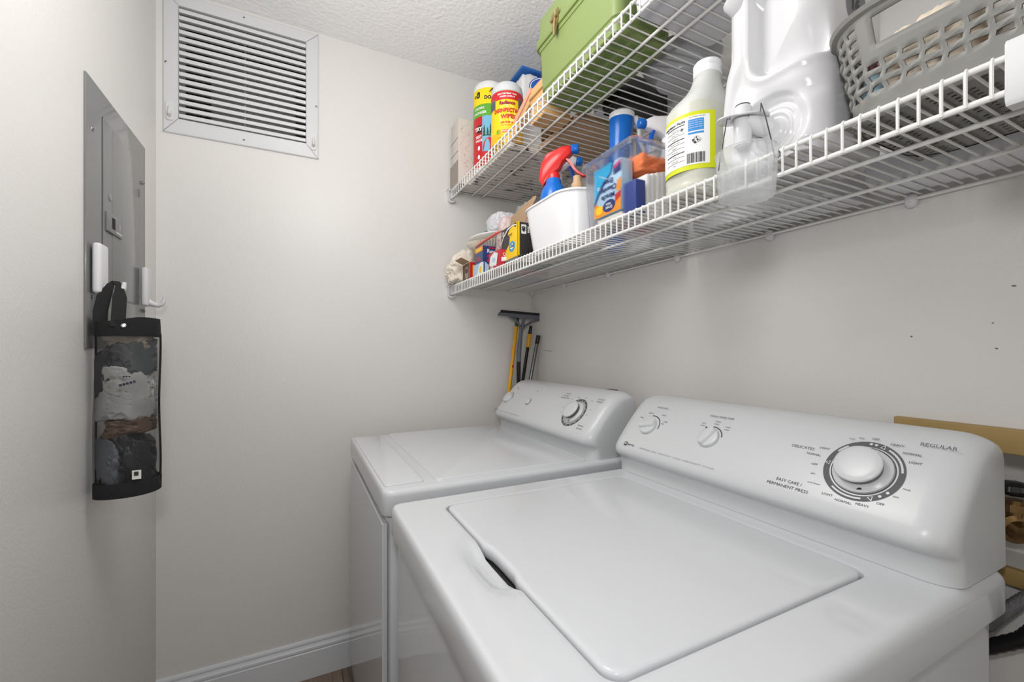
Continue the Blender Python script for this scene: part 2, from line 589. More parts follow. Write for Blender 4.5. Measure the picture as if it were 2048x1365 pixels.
T('REGULAR', .2850, .1353, .0086, 0, sx=1.12)
T('DELICATES', .4573, .0920, .0078, 0)
T('EASY CARE /', .4548, .0203, .0078, 1)
T('PERMANENT PRESS', .4545, .0100, .0078, 1, sx=1.05)
for s_, y, t in (('HEAVY', .3308, .1266), ('NORMAL', .3098, .115), ('LIGHT', .3030, .1012), ('OFF', .3245, .0235), ('HEAVY', .3447, .0143), ('NORMAL', .3692, .0115), ('LIGHT', .393, .0162),
                 ('OFF', .4286, .0640), ('NORMAL', .4360, .0822), ('LIGHT', .4238, .098), ('OFF', .3600, .1315)):
    T(s_, y, t, .0056, 1)
for s_, y, t in (('rinse', .3020, .0561), ('spin', .3105, .0410), ('cool down', .4179, .0296), ('spin', .4247, .047), ('rinse', .3915, .1258), ('spin', .3788, .1300)):
    T(s_, y, t, .0045, 0)
b.build('dial_markings', LM, wc, smooth=False, flip=False); b = MB()
T('WATER LEVEL', .8105, .1268, .0060, 0)
for s_, y, t in (('MEDIUM', .8358, .1058), ('LARGE', .7934, .1058), ('SUPER', .7771, .0883), ('MAX', .7822, .0816), ('SMALL', .8575, .0884)):
    T(s_, y, t, .0044, 1)
arc(b, P0w, .8205, .068, .0305, .0330, -5, 100, .0007, 0)
b.build('water_level_markings', LM, wc, smooth=False, flip=False); b = MB()
T('WASH / RINSE TEMP', .6395, .1268, .0066, 0)
for s_, y, t in (('HOT', .6740, .1045), ('COLD', .6741, .0982), ('WARM', .6423, .1140), ('COLD', .6433, .1076), ('COLD', .6135, .1045), ('COLD', .6139, .0980)):
    T(s_, y, t, .0044, 1)
arc(b, P0w, .6440, .071, .0275, .0300, 15, 95, .0007, 0)
tri(b, P0w, .6440, .071, 128, .030, .004, .0009, 1)
b.build('temperature_markings', LM, wc, smooth=False, flip=False); b = MB()
# maker's mark: black square with white M, name, then model line
f = facefn(.8592, .0058, P0w)
b.poly([f(-.0052, -.0052), f(.0052, -.0052), f(.0052, .0052), f(-.0052, .0052)], 1)
b.text('M', .0090, facefn(.8592, .0058, P0w, .0010), 2, bold=.0003)
T('MAYTAG', .8515, .0052, .0066, 1, 'LEFT', .85, .0001)
b.build('makers_mark', LM, wc, smooth=False, flip=False); b = MB()
T('DEPENDABLE CARE  |  HEAVY DUTY   CLASSIC   SUPER CAPACITY   8 CYCLES', .8085, .0040, .0052, 3, 'LEFT', 1.18)
b.build('model_line', LM, wc, smooth=False, flip=False)
big_knob(wash, P0w, WY, WT, .0400, .0325, .0225)
small_knob(wash, P0w, .8205, .068, .0235, .014, 18)
small_knob(wash, P0w, .6440, .071, .0235, .014, 68)
b = MB(); b.text('kelvi', .045, lambda u, v: (.46 + u, wy0 + .0112, .800 + v), 0, shear=.3)
# worn badge on the near side panel
b = MB()
for k, (x, z, w_, h_) in enumerate(((.548, .822, .004, .012), (.556, .826, .005, .018), (.563, .826, .0045, .022), (.571, .832, .006, .020), (.580, .838, .005, .022), (.587, .843, .004, .014))):
    b.box(x, x + w_, wy0 + .0110, wy0 + .0121, z - h_ * .5, z + h_ * .3)
b.build('side_badge', M['ink'], wash)

# dryer ------------------------------------------------------------
dy0, dy1 = .985, 1.668
dry, X0, X1, ZT = appliance('clothes_dryer', dy0, dy1, 'white front-loading clothes dryer behind the washer, against the far wall')
b = slab_top(X0, X1, dy0, dy1, ZT, .8575, None, 0, er=.014)
b.build('top_panel', M['enamel'], dry, angle=35)
b = MB()
b.loft([rrect(.178 + d, .273 - d, 1.022 + d, 1.640 - d, .012, z, 6, 8) for d, z in ((0, .9135), (0, .9165), (.0010, .9180), (.0030, .9186))], 0, True, False, True)
b.build('lint_screen_lid', M['enamel'], dry)
b = MB()
b.loft([rrect(.298 + d * 1.6, .745 - d, 1.010 + d, 1.648 - d, .012, z, 6, 8) for d, z in ((0, .9135), (.0018, .9175), (.0032, .9200), (.0055, .9206))], 0, True, False, True)
b.build('raised_top', M['enamel'], dry, angle=60)
b = MB()
b.loft([[(X0 + .0115 + d, y, z) for y, z in ((1.00 + i, .10 + i), (1.653 - i, .10 + i), (1.653 - i, .838 - i), (1.00 + i, .838 - i))] for d, i in ((.0, 0), (-.008, .0), (-.0105, .0025), (-.0105, .007))], 0, True, False, True)
dd = b.build('door', M['enamelside'], dry)
for z in (.80, .545):
    b = MB(); b.box(X0 + .004, X0 + .0135, 1.6531, 1.6585, z - .022, z + .022)
    b.build('hinge_plate', mat('hinge_steel', (90, 84, 80), .45, metal=.5), dd)
dc = console(dry, .999, 1.657, xs=-.014, zs=-.003)
P0d = Vector((.736, 0, .985))
b = MB()
DY, DT = 1.1270, .0665
arc(b, P0d, DY, DT, .0445, .0520, -215, 130, .0007, 0, 120)
arc(b, P0d, DY, DT, .0405, .0415, 0, 360, .0007, 1, 120)
for a in range(-200, 120, 22):
    arc(b, P0d, DY, DT, .0470, .0495, a, a + 5, .0011, 2)
T = lambda s_, y, t, sz, m_=0, al='CENTER', sx=1.0: b.text(s_, sz, facefn(y, t, P0d), m_, al, sx)
T('AUTO DRY', 1.2195, .1300, .0060); T('EASY CARE', 1.2247, .1210, .0060); T('PERMANENT PRESS', 1.2228, .1120, .0060)
T('AUTO DRY', 1.0418, .1279, .0062); T('REGULAR', 1.0426, .1190, .0062)
T('TIME DRY', 1.0574, .0271, .0064); T('AIR FLUFF', 1.0565, .0170, .0064)
for s_, y, t in (('damp', 1.1530, .1230), ('OFF', 1.1150, .1260), ('more', 1.0785, .1190), ('less', 1.0600, .0873), ('OFF', 1.0610, .0673), ('50', 1.2000, .0769), ('70', 1.1950, .0560), ('less', 1.1800, .1120)):
    T(s_, y, t, .0046)
b.build('dial_markings', LM, dc, smooth=False, flip=False); b = MB()
T('SIGNAL', 1.5804, .1195, .0055); T('more', 1.545, .093, .0046); T('less', 1.605, .103, .0046)
arc(b, P0d, 1.600, .066, .0285, .0305, 0, 80, .0007, 1)
b.build('signal_markings', LM, dc, smooth=False, flip=False); b = MB()
T('START', 1.4168, .1208, .0050)
b.build('start_marking', LM, dc, smooth=False, flip=False); b = MB()
f = facefn(1.6400, .0025, P0d)
b.poly([f(-.0048, -.0048), f(.0048, -.0048), f(.0048, .0048), f(-.0048, .0048)], 1)
b.text('M', .0080, facefn(1.6400, .0025, P0d, .0010), 2, bold=.0003)
T('MAYTAG', 1.6330, .0020, .0060, 1, 'LEFT', .85)
b.build('makers_mark', LM, dc, smooth=False, flip=False); b = MB()
T('DEPENDABLE CARE   HEAVY DUTY   SUPER CAPACITY   DRYER', 1.5936, .0015, .0050, 3, 'LEFT', 1.2)
b.build('model_line', LM, dc, smooth=False, flip=False)
big_knob(dry, P0d, DY, DT, .0385, .031, .0225)
c = P0d + FT * .066 + Vector((0, 1.600, 0))
b = MB(); b.lathe([(.0245, .0005), (.0245, .007), (.0225, .010), (.015, .0115), (.0001, .012)], c, FN, 48); b.build('signal_knob', M['enamel2'], dry)
c = P0d + FT * .068 + Vector((0, 1.431, 0))
b = MB(); b.lathe([(.0135, .0005), (.0135, .006), (.0115, .0085), (.0001, .0095)], c, FN, 40); b.build('start_button', M['enamel2'], dry)
b = MB(); b.lathe([(.0145, .0003), (.0145, .0012)], c, FN, 40); b.build('button_ring', M['inkdark'], dry)
b = MB(); b.lathe([(.024, 0), (.027, .006), (.024, .012), (.010, .014)], (.955, 1.165, 1.085), (0, 0, 1), 32)
b.tube([(.955, 1.165, 1.087), (.955, 1.165, .93), (.955, 1.165, .90)], .012, 12)
b.build('rear_cable_grommet', M['black'], dry)

# ------------------------------------------------------------------ added pendant for the top fill (unseen, made up)
r = thing('fill_fixture', 'added white pendant, unseen, made up to carry the fill light', 'fill light', (.12, .78, ZC))
b = MB(); b.lathe([(.06, -.001), (.06, -.02), (.05, -.026), (.0001, -.028)], (.12, .78, ZC), (0, 0, 1), 32); b.tube([(.12, .78, ZC - .02), (.12, .78, 2.30)], .006, 10); b.build('fill_canopy', M['plastic'], r)

# ------------------------------------------------------------------ air return grille
r = thing('air_vent_grille', 'large white louvred air return grille high on the far wall below the ceiling', 'air vent', (-.167, YE, 2.006))
b = MB()
ox0, ox1, oz0, oz1 = -.4025, .068, 1.9585, 2.4305
ix0, ix1, iz0, iz1 = VX0 + .001, VX1 - .001, VZ0 + .001, VZ1 - .001
out = [(ox0, oz0), (ox1, oz0), (ox1, oz1), (ox0, oz1)]
inn = [(ix0, iz0), (ix1, iz0), (ix1, iz1), (ix0, iz1)]
L = lambda q, y, d=0: [(x + (d if i in (0, 3) else -d), y, z + (d if i in (0, 1) else -d)) for i, (x, z) in enumerate(q)]
b.loft([L(out, YE - .0002), L(out, YE - .004), L(out, YE - .0065, .003), L(inn, YE - .0105, -.004), L(inn, YE - .0115, -.001), L(inn, YE - .0105), L(inn, YE + .02)], 0)
fr = b.build('frame', M['vent'], r, angle=20)
b = MB()
for (a, c) in zip(out, inn):   # mitre joints
    p, q = Vector((a[0], YE - .0068, a[1])), Vector((c[0], YE - .0112, c[1]))
    d = (q - p).normalized(); n_ = Vector((d.z, 0, -d.x)) * .0004
    b = MB(); b.loft([[p - n_, p + n_, p + n_ + Vector((0, -.0005, 0)), p - n_ + Vector((0, -.0005, 0))], [q - n_, q + n_, q + n_ + Vector((0, -.0006, 0)), q - n_ + Vector((0, -.0006, 0))]], 0, True, True, True)
    b.build('mitre_seam', M['ink'], fr)
for i in range(16):
    zc = iz1 - .0125 - i * (iz1 - iz0 - .012) / 15.6
    b = MB()
    sec = [(-.0085, .0066), (-.0095, .0055), (-.0095, -.0045), (-.0085, -.0062), (.0035, -.0050), (.0040, -.0040), (-.0072, -.0045), (-.0078, .0050), (-.0072, .0066)]
    b.loft([[(x, YE + .003 + y, zc + z) for y, z in sec] for x in (ix0 + .001, ix1 - .001)], 0, True, True, True)
    b.build('louvre', M['vent'], r)
b = MB(); b.box(-.174, -.170, YE + .020, YE + .026, iz0, iz1); b.build('support_rod', M['metal'], r)
for x, z in ((-.173, 2.4115), (-.173, 1.978), (-.394, 2.19), (.060, 2.155)):
    b = MB(); b.lathe([(.0042, 0), (.0040, .0012), (.0025, .0022), (.0001, .0024)], (x, YE - .0068 if True else 0, z), (0, -1, 0), 20)
    b.lathe([(.0012, .0024), (.0008, .0027)], (x, YE - .0068, z), (0, -1, 0), 6, 1)
    b.build('screw', [M['metal'], M['gap']], r)
# the duct behind it
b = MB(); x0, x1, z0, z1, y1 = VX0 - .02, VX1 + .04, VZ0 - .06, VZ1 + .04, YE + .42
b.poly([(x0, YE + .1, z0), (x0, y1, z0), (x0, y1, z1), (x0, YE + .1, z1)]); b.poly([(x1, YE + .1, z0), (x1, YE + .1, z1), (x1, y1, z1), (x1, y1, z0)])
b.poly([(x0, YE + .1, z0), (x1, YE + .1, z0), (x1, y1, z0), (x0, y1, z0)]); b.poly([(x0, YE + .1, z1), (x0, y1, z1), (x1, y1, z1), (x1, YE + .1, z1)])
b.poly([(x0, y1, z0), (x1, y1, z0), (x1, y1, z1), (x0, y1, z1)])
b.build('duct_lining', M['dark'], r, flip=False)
b = MB(); b.rbox(-.31, -.01, YE + .25, YE + .38, 2.10, 2.40, .006)
b.build('coil_box', mat('coil_box_grey', (150, 150, 152), .5, mottled=.15, mscale=40), r)
for x in (-.345, -.322):
    b = MB(); b.tube([(x, YE + .16, VZ0 - .04), (x, YE + .16, VZ1 + .03)], .006, 12); b.build('pipe', M['black'], r)
b = MB(); b.grid(lambda u, v: (-.33 + u * .36, YE + .16 + .10 * v, VZ0 + .005 + .07 * v + .016 * noise.noise(Vector((u * 9, v * 5, 3)))), 30, 12)
b.build('foil_insulation', mat('foil', (170, 170, 172), .25, metal=.9, bump=.5, bscale=60), r)


def vent_hook(x, z, w_, label):
    r = thing('adhesive_hook', label, 'hook', (x, YE - .007, z), 'small white adhesive hooks on the vent frame')
    yb = YE - .0088
    b = MB()
    b.loft([[(x + a * w_, yb - d, z + c) for a, c in [(-.5 + i, zz) for i, zz in ((0, .0), (0, .052))] + [(.5, .052), (.5, .0), (.3, -.008), (-.3, -.008)]] for d in (0, .002, .0032)], 0, True, True, True)
    b.build('hook_plate', M['frost'] if False else M['plastic'], r)
    b = MB()
    b.tube([(x, yb - .003, z + .036), (x, yb - .005, z + .03), (x, yb - .006, z + .014), (x, yb - .010, z + .006), (x, yb - .014, z + .009), (x, yb - .0155, z + .018)], [.0042, .005, .0055, .005, .0045, .003], 12)
    b.build('hook_arm', M['plastic'], r)


vent_hook(-.3825, 2.0060, .022, 'small white adhesive hook on the left side of the vent frame')
vent_hook(.0505, 1.9960, .020, 'small white adhesive hook on the lower right corner of the vent frame')

# ------------------------------------------------------------------ electrical panel
r = thing('electrical_panel', 'grey metal electrical breaker panel set in the left wall', 'electrical panel', (XL, 1.46, 1.2366))
b = MB(); b.rbox(XL + .0002, XL + .0045, 1.2600, 1.6650, 1.2366, 1.8455, .0012, seg=2); b.build('trim_plate', M['panelgrey'], r)
b = MB(); b.box(XL + .0042, XL + .0047, 1.3435, 1.5985, 1.2880, 1.7865); b.build('door_gap', M['gap'], r)
b = MB(); b.rbox(XL + .004, XL + .0075, 1.3455, 1.5965, 1.2900, 1.7845, .0014, seg=2)
b.rbox(XL + .006, XL + .0090, 1.3960, 1.5940, 1.2960, 1.7780, .0020, seg=2)
d = b.build('panel_door', M['panelgrey'], r)
b = MB(); b.lathe([(.009, 0), (.009, .0012), (.0075, .0018)], (XL + .0074, 1.383, 1.607), (1, 0, 0), 24, sx=1.3); b.build('knockout', M['panelgrey'], d)
lt = MB(); lt.rbox(XL + .0072, XL + .0135, 1.3530, 1.4470, 1.5190, 1.5660, .002)
lt.build('latch', mat('latch_grey', (118, 118, 118), .3), d)
b = MB(); b.box(XL + .0134, XL + .0140, 1.3760, 1.3960, 1.5300, 1.5570)
b.build('latch_slot', M['gap'], d)
b = MB(); b.box(XL + .0134, XL + .0141, 1.405, 1.442, 1.5255, 1.5285)
ff = lambda u, v: (XL + .0142, 1.425 - u * -1, 1.545 + v)
b.text('8', .018, ff, 0)
b.build('latch_marking', M['plastic'], d, smooth=False, flip=False)
for z in (1.688, 1.394):
    b = MB(); b.rbox(XL + .0045, XL + .0095, 1.5960, 1.6010, z - .012, z + .012, .001, seg=1); b.build('hinge', M['panelgrey'], d)
for y, z in ((1.2925, 1.7325), (1.6475, 1.7340), (1.2915, 1.3510), (1.6560, 1.3505)):
    b = MB(); b.lathe([(.0060, 0), (.0055, .0012), (.004, .0020), (.0001, .0022)], (XL + .0044, y, z), (1, 0, 0), 20)
    b.box(XL + .0062, XL + .0069, y - .0040, y + .0040, z - .0006, z + .0006, 1)
    b.build('screw', [M['metal'], M['gap']], r)


def wall_hook(y0, y1, z0, z1, label):
    r = thing('adhesive_hook', label, 'hook', (XL, (y0 + y1) / 2, z0), 'large white adhesive hooks on the electrical panel')
    b = MB(); yc = (y0 + y1) / 2
    xb = XL + .0092
    b.rbox(xb, XL + .026, y0, y1, z0, z1, .007, seg=4)
    b.build('hook_plate', M['plastic'], r)
    b = MB()
    b.tube([(XL + .020, yc, z0 + .016), (XL + .034, yc, z0 + .007), (XL + .046, yc, z0 + .004), (XL + .054, yc, z0 + .008), (XL + .0585, yc, z0 + .018), (XL + .060, yc, z0 + .030)], [.0085, .0078, .0068, .006, .0052, .0038], 14)
    b.build('hook_arm', M['plastic'], r)


wall_hook(1.270, 1.317, 1.360, 1.474, 'white adhesive hook carrying the mesh bag holder')
wall_hook(1.602, 1.648, 1.362, 1.476, 'empty white adhesive hook nearer the room corner')

# ------------------------------------------------------------------ mesh bag holder
BX, BY = -.3520, 1.290
r = thing('plastic_bag_holder', 'black mesh grocery bag holder hanging from the white hook by its strap', 'bag holder', (BX, BY, .905))
fab = mat('black_fabric', (26, 26, 27), .85, bump=.6, bscale=600)


def bagring(z, k=1.0, n=48, sq=.10):
    t = (z - .905) / .39
    x0 = -.418 + .008 * t; x1 = -.2960
    cx, rx = (x0 + x1) / 2, (x1 - x0) / 2 * k
    wob = lambda a: 1 + .025 * math.sin(3 * a + 9 * t) + sq * .35 * (math.sin(2 * a) ** 2)
    return [(max(-.4085 + .0, cx + rx * wob(2 * PI * j / n) * math.cos(2 * PI * j / n)), BY + .050 * k * wob(2 * PI * j / n) * math.sin(2 * PI * j / n), z) for j in range(n)]


mesh_m = mat('black_mesh_net', (46, 47, 48), .6, alpha=.34)
nt = mesh_m.node_tree
tc = nt.nodes.new('ShaderNodeTexCoord'); wn = nt.nodes.new('ShaderNodeTexNoise'); wn.inputs['Scale'].default_value = 14
mr = nt.nodes.new('ShaderNodeMapRange'); mr.inputs['From Min'].default_value = .35; mr.inputs['From Max'].default_value = .7; mr.inputs['To Min'].default_value = .30; mr.inputs['To Max'].default_value = .50
nt.links.new(tc.outputs['Object'], wn.inputs['Vector']); nt.links.new(wn.outputs['Fac'], mr.inputs['Value']); nt.links.new(mr.outputs['Result'], nt.nodes['Principled BSDF'].inputs['Alpha'])
b = MB(); b.loft([bagring(.930 + .34 * i / 20) for i in range(21)], 0); b.build('net_body', mesh_m, r)
rimtop = lambda z: [(x, y, zz + .006 * math.sin((x - BX) * 40) + .004) for x, y, zz in bagring(z)]
b = MB(); b.loft([bagring(1.264, 1.005), bagring(1.266, 1.02), rimtop(1.296), [(x, y, z + .001) for x, y, z in rimtop(1.2965)], [(BX + (x - BX) * .95, BY + (y - BY) * .95, z) for x, y, z in rimtop(1.294)], bagring(1.264, .96)], 0)
b.build('rim_band', fab, r)
b = MB(); b.loft([bagring(.905, .99), bagring(.903, 1.02), bagring(.934, 1.02), bagring(.936, 1.005)], 0, True, True, False); b.build('bottom_band', fab, r)
for ang in (PI * .5, 0.05, PI * 1.08):
    j = int(ang / (2 * PI) * 48) % 48
    b = MB(); b.tube([bagring(.925 + .345 * i / 12, 1.005)[j] for i in range(13)], .0022, 8); b.build('seam_piping', fab, r)
# strap loop over the hook arm
b = MB()
hx, hz = -.3770, 1.3790
path = [(-.395, 1.262, 1.280), (-.396, 1.268, 1.32), (-.392, 1.276, 1.355), (-.384, 1.286, 1.383), (hx, 1.293, hz + .0115), (-.370, 1.290, 1.381), (-.364, 1.272, 1.352), (-.361, 1.256, 1.32), (-.3585, 1.2415, 1.285)]
wd = .0125
lo = []
for i, p in enumerate(path):
    p = Vector(p)
    d = (Vector(path[min(i + 1, 8)]) - Vector(path[max(i - 1, 0)])).normalized()
    s_ = Vector((0.80, .6, 0)) if i in (3, 4, 5) else Vector((0.92, .39, 0))
    k = .55 if i in (3, 4, 5) else 1
    n_ = d.cross(s_).normalized() * .0010
    s_ = s_ * wd * k
    lo.append([p - s_ - n_, p + s_ - n_, p + s_ + n_, p - s_ + n_])
b.loft(lo, 0, True, True, True)
b.build('strap', fab, r)
b = MB(); b.lathe([(.0046, 0), (.0046, .001), (.003, .0018), (.0022, .001), (.0001, .001)], (-.3480, 1.2395, 1.287), (0.2, -1, 0.1), 20); b.build('rivet', mat('rivet', (215, 215, 215), .2, metal=1), r)
b = MB()
b.box(-.333, -.317, 1.2370, 1.2378, .943, .963)
tg_ = b.build('care_tag', mat('white_tag', (228, 226, 220), .6), r)
b = MB(); b.box(-.3295, -.3215, 1.2362, 1.2369, .951, .960); b.build('tag_print', M['inkdark'], tg_)
# the bags stuffed inside it
film = lambda n, c, a=1.0: mat(n, c, .32, bump=.25, bscale=35, alpha=a)
f_dark, f_white, f_brown, f_black, f_grey = film('dark_grey_film', (92, 94, 98)), film('white_film', (205, 205, 203)), film('brown_film', (118, 92, 76)), film('black_film', (52, 53, 55)), film('slate_film', (112, 115, 122))
CX = -.357
stuffing = [
    ('tan and white plastic bag poking out at the top of the mesh holder', (CX + .006, BY, 1.256), (.042, .036, .020), film('tan_film', (190, 178, 158)), 1),
    ('dark grey plastic bag high in the mesh holder on the right', (CX + .018, BY - .006, 1.214), (.038, .040, .040), f_dark, 2),
    ('charcoal plastic bag at the left of the mesh holder', (CX - .026, BY, 1.192), (.030, .040, .050), film('charcoal_film', (70, 71, 74)), 3),
    ('white plastic bag with blue-black printing in the middle of the mesh holder', (CX + .006, BY - .008, 1.160), (.044, .040, .034), f_white, 4),
    ('large crumpled white plastic bag below the printed one in the mesh holder', (CX + .002, BY - .004, 1.108), (.054, .044, .036), film('pale_film', (188, 188, 187)), 5),
    ('brown plastic bag in the mesh holder', (CX + .010, BY - .002, 1.058), (.042, .040, .022), f_brown, 6),
    ('black plastic bag low in the mesh holder', (CX + .018, BY - .002, .992), (.036, .040, .050), f_black, 7),
    ('slate grey plastic bag at the bottom left of the mesh holder', (CX - .026, BY - .004, .982), (.026, .040, .052), f_grey, 8),
]
for lab, c, rad, m_, sd in stuffing:
    b = MB(); tl = ((sd * 37) % 7 - 3) * .16
    crumple(b, c, rad, sd, amp=.20, freq=1.8, sub=5, sq=1.2, fine=.5, shape=lambda p: (p.x, p.y, p.z + tl * p.x))
    for i, (x, y, z) in enumerate(b.v):
        q = math.hypot((x + .3565) / .0555, (y - BY) / .0450)
        if q > 1:
            b.v[i] = (-.3565 + (x + .3565) / q, BY + (y - BY) / q, z)
        b.v[i] = b.v[i][:2] + (min(1.285, max(.912, z)),)
    o = b.build('crumpled_plastic_bag', m_, None, angle=80)
    tag(o, lab, 'plastic bag', 'plastic bags stuffed in the mesh holder')
    if sd == 4:
        pr_ = MB()
        for k in range(5):
            x = BX - .004 + k * .006
            pr_.rbox(x, x + .0045, 1.2395, 1.2402, 1.152 + k * .0018, 1.157 + k * .0018, .0002, seg=1)
        for k in range(3):
            x = BX + .002 + k * .005
            pr_.rbox(x, x + .0035, 1.2400, 1.2407, 1.172, 1.175, .0002, seg=1)
        pr_.build('printed_word', mat('navy_print', (38, 42, 62), .5), o)

# ------------------------------------------------------------------ wire shelves
SX0, SX1 = .5905, .9850


def wire_shelf(label, y0, y1, zt, zb, pitch, rails, clips, name='wire_shelf', jut=True):
    r = thing(name, label, 'shelf', (XR, (y0 + y1) / 2, zt))
    rr = .0032
    ys = (y0, y1)
    for nm, x, z, q in [('front_rail', SX0, zt - .0035, rr), ('lip_rail', SX0, zb, rr)] + [('support_rail', x, zt - .0055, rr) for x in rails] + [('back_rail', SX1, zt - .0055, rr)]:
        b = MB(); b.tube([(x, ys[0], z), (x, ys[1], z)], q, 12); b.build(nm, M['wire'], r)
    b = MB()
    n = int((y1 - y0 - .006) / pitch)
    for i in range(n + 1):
        y = y1 - .004 - i * pitch
        b.tube([(SX1 + .002, y, zt), (SX0 + .004, y, zt), (SX0 - .0012, y, zt - .0004), (SX0 - .0036, y, zt - .0032), (SX0 - .0038, y, zt - .008), (SX0 - .0036, y, zb + .002), (SX0 - .0026, y, zb - .002)], .0017, 6)
    tag(b.build('deck_wires', M['wire'], r), kind=None)
    for y in clips:
        b = MB()
        b.rbox(SX1 - .006, XR - .0002, y - .009, y + .009, zt - .016, zt + .004, .004)
        b.lathe([(.0085, 0), (.0080, .004), (.0045, .0065)], (SX1 + .002, y, zt - .0125), (-.5, 0, -1), 16)
        b.build('wall_clip', M['plastic'], r)
    # bracket on the far wall that carries the front edge
    b = MB()
    yb0, yb1 = YE - .020, YE - .0003
    out_ = [(SX0 - .016, zt - .004), (SX0 - .006, zt + .006), (SX0 + .004, zt + .0055), (SX0 + .0065, zt - .002), (SX0 + .008, zb + .004), (SX0 + .016, zb + .004), (SX0 + .019, zb - .004), (SX0 + .012, zb - .013), (SX0 - .004, zb - .0145), (SX0 - .012, zb - .008), (SX0 - .012, zt - .018)]
    b.prism([(x, yb0 + .010, z) for x, z in out_], (0, yb1 - yb0 - .010, 0))
    rim = [(x, z) for x, z in out_]
    b.loft([[(x, yb0 + .010, z) for x, z in rim], [(x, yb0, z) for x, z in rim], [(SX0 + (x - SX0) * .72, yb0, (zt + zb) / 2 + (z - (zt + zb) / 2) * .82) for x, z in rim], [(SX0 + (x - SX0) * .72, yb0 + .011, (zt + zb) / 2 + (z - (zt + zb) / 2) * .82) for x, z in rim]], 0)
    b.build('end_bracket', M['plastic'], r)
    b = MB(); b.lathe([(.0065, 0), (.0065, .008), (.004, .010)], (SX0 - .013, YE - .0005, zt + .003), (0, -1, 0), 20); b.build('bracket_screw_boss', M['plastic'], r)
    b = MB(); b.lathe([(.0028, 0), (.002, .0015)], (SX0 - .013, YE - .0102, zt + .003), (0, -1, 0), 14); b.build('bracket_screw', M['metal'], r)
    return r


ZL, ZU = 1.5085, 1.9215
low = wire_shelf('lower white wire shelf crowded with cleaning supplies, above the washer and dryer', .085, 1.786, ZL, 1.4725, .0178, (.7330, .8650), (1.502, 1.2165, .9054, .6311, .3718, 1.776))
up = wire_shelf('upper white wire shelf holding the green toolbox, near the ceiling', .085, 1.786, ZU, 1.8850, .0262, (.688, .7370), (1.502, 1.2165, .9054, .6311, .3718, 1.776))
b = MB()
b.loft([[(SX0 - .012 + dx, y, z) for dx, z in ((0, 1.4600), (.003, 1.4560), (.020, 1.4560), (.026, 1.4640), (.026, 1.5120), (.020, 1.5160), (.003, 1.5160), (0, 1.5120))] for y in (.092, .1515)], 0, True, True, True)
b.build('rail_end_cap', M['plastic'], low)

# ------------------------------------------------------------------ poles and squeegee standing in the corner
def pole(name, label, p0, p1, bands, cat='pole'):
    """bands: (t0, t1, radius, part name, material)"""
    p0, p1 = Vector(p0), Vector(p1)
    r = thing(name, label, cat, p0)
    L_ = (p1 - p0).length
    d = (p1 - p0) / L_
    objs = []
    for t0, t1, rad, nm, m_ in bands:
        b = MB(); a = p0 + d * t0 * L_; ln = (t1 - t0) * L_
        rs = rad if isinstance(rad, tuple) else (rad, rad)
        b.lathe([(rs[0] * .9, 0), (rs[0], .002), (rs[1], ln - .003), (rs[1] * .85, ln)], a, d, 20)
        objs.append(b.build(nm, m_, r))
    return r, objs, p0, d, L_


yel = mat('yellow_paint', (232, 168, 20), .3)
grn = mat('dark_green_plastic', (16, 58, 40), .4)
gun = mat('gunmetal_tube', (108, 110, 112), .25, metal=.8)
blk = mat('gloss_black_tube', (20, 20, 20), .15)
ext = lambda p_top, p_low, z: tuple(Vector(p_top) + (Vector(p_low) - Vector(p_top)) * ((p_top[2] - z) / (p_top[2] - p_low[2])))
t_, l_ = (.9020, 1.752, 1.405), (.8600, 1.752, 1.0867)
r_, ob, p0, d, L_ = pole('broom_handle', 'yellow broom handle with a dark green end behind the squeegee', ext(t_, l_, .012), t_, [(0, .955, .0085, 'yellow_shaft', yel), (.945, 1, .0078, 'green_tip', grn)], 'broom handle')
b = MB()
c = Vector((.8705, 1.7430, 1.158))
b.poly([c + Vector((0, -.0012, .008)), c + Vector((-.006, 0.0006, 0)), c + Vector((0, -.0012, -.008)), c + Vector((.006, 0.0006, 0))])
b.build('red_sticker', mat('red_sticker', (190, 60, 40), .4), ob[0])
t_, l_ = (.9690, 1.752, 1.345), (.9265, 1.752, 1.096)
pole('extension_pole', 'black telescopic pole with a yellow collar beside the squeegee', ext(t_, l_, .012), t_, [(0, .93, .0075, 'black_shaft', blk), (.925, .972, .0095, 'yellow_collar', yel), (.97, 1, (.0088, .0068), 'black_tip', M['black'])])
t_, l_ = (.9790, 1.700, 1.300), (.9440, 1.716, 1.092)
pole('mop_pole', 'grey metal pole with a black cap leaning nearest the wall', ext(t_, l_, .60), t_, [(0, .953, .0080, 'grey_shaft', gun), (.945, 1, .0096, 'black_cap', M['black'])])
# squeegee
sqm = mat('slate_plastic', (98, 101, 108), .45)
r = thing('window_squeegee', 'grey long-handled squeegee with a black rubber blade standing upright in the corner', 'squeegee', (.88, 1.722, .05))
SY = 1.722
b = MB()
top = [(.793, 1.4030), (.800, 1.4080), (1.062, 1.3975), (1.066, 1.3930)]
bl = [(.788, 1.3985), (.7965, 1.4105), (1.0700, 1.3998), (1.0640, 1.3880)]
b.prism([(x, SY - .006, z) for x, z in [(.795, 1.3985), (.800, 1.4105), (1.0680, 1.3990), (1.0600, 1.3880)]], (0, .004, 0)); b.build('rubber_blade', M['black'], r)
b = MB()
hd = [(.788, 1.3880), (.795, 1.4005), (1.062, 1.3905), (1.054, 1.3755), (1.015, 1.3745), (.975, 1.3775), (.950, 1.3780), (.905, 1.3795), (.868, 1.3830), (.838, 1.3885), (.820, 1.3885)]
hd = [(.786, 1.3850), (.794, 1.4000), (1.062, 1.3892), (1.053, 1.3700), (1.010, 1.3695), (.960, 1.3735), (.905, 1.3755), (.860, 1.3790), (.825, 1.3838)]
b.prism([(x, SY - .006, z) for x, z in hd], (0, .012, 0))
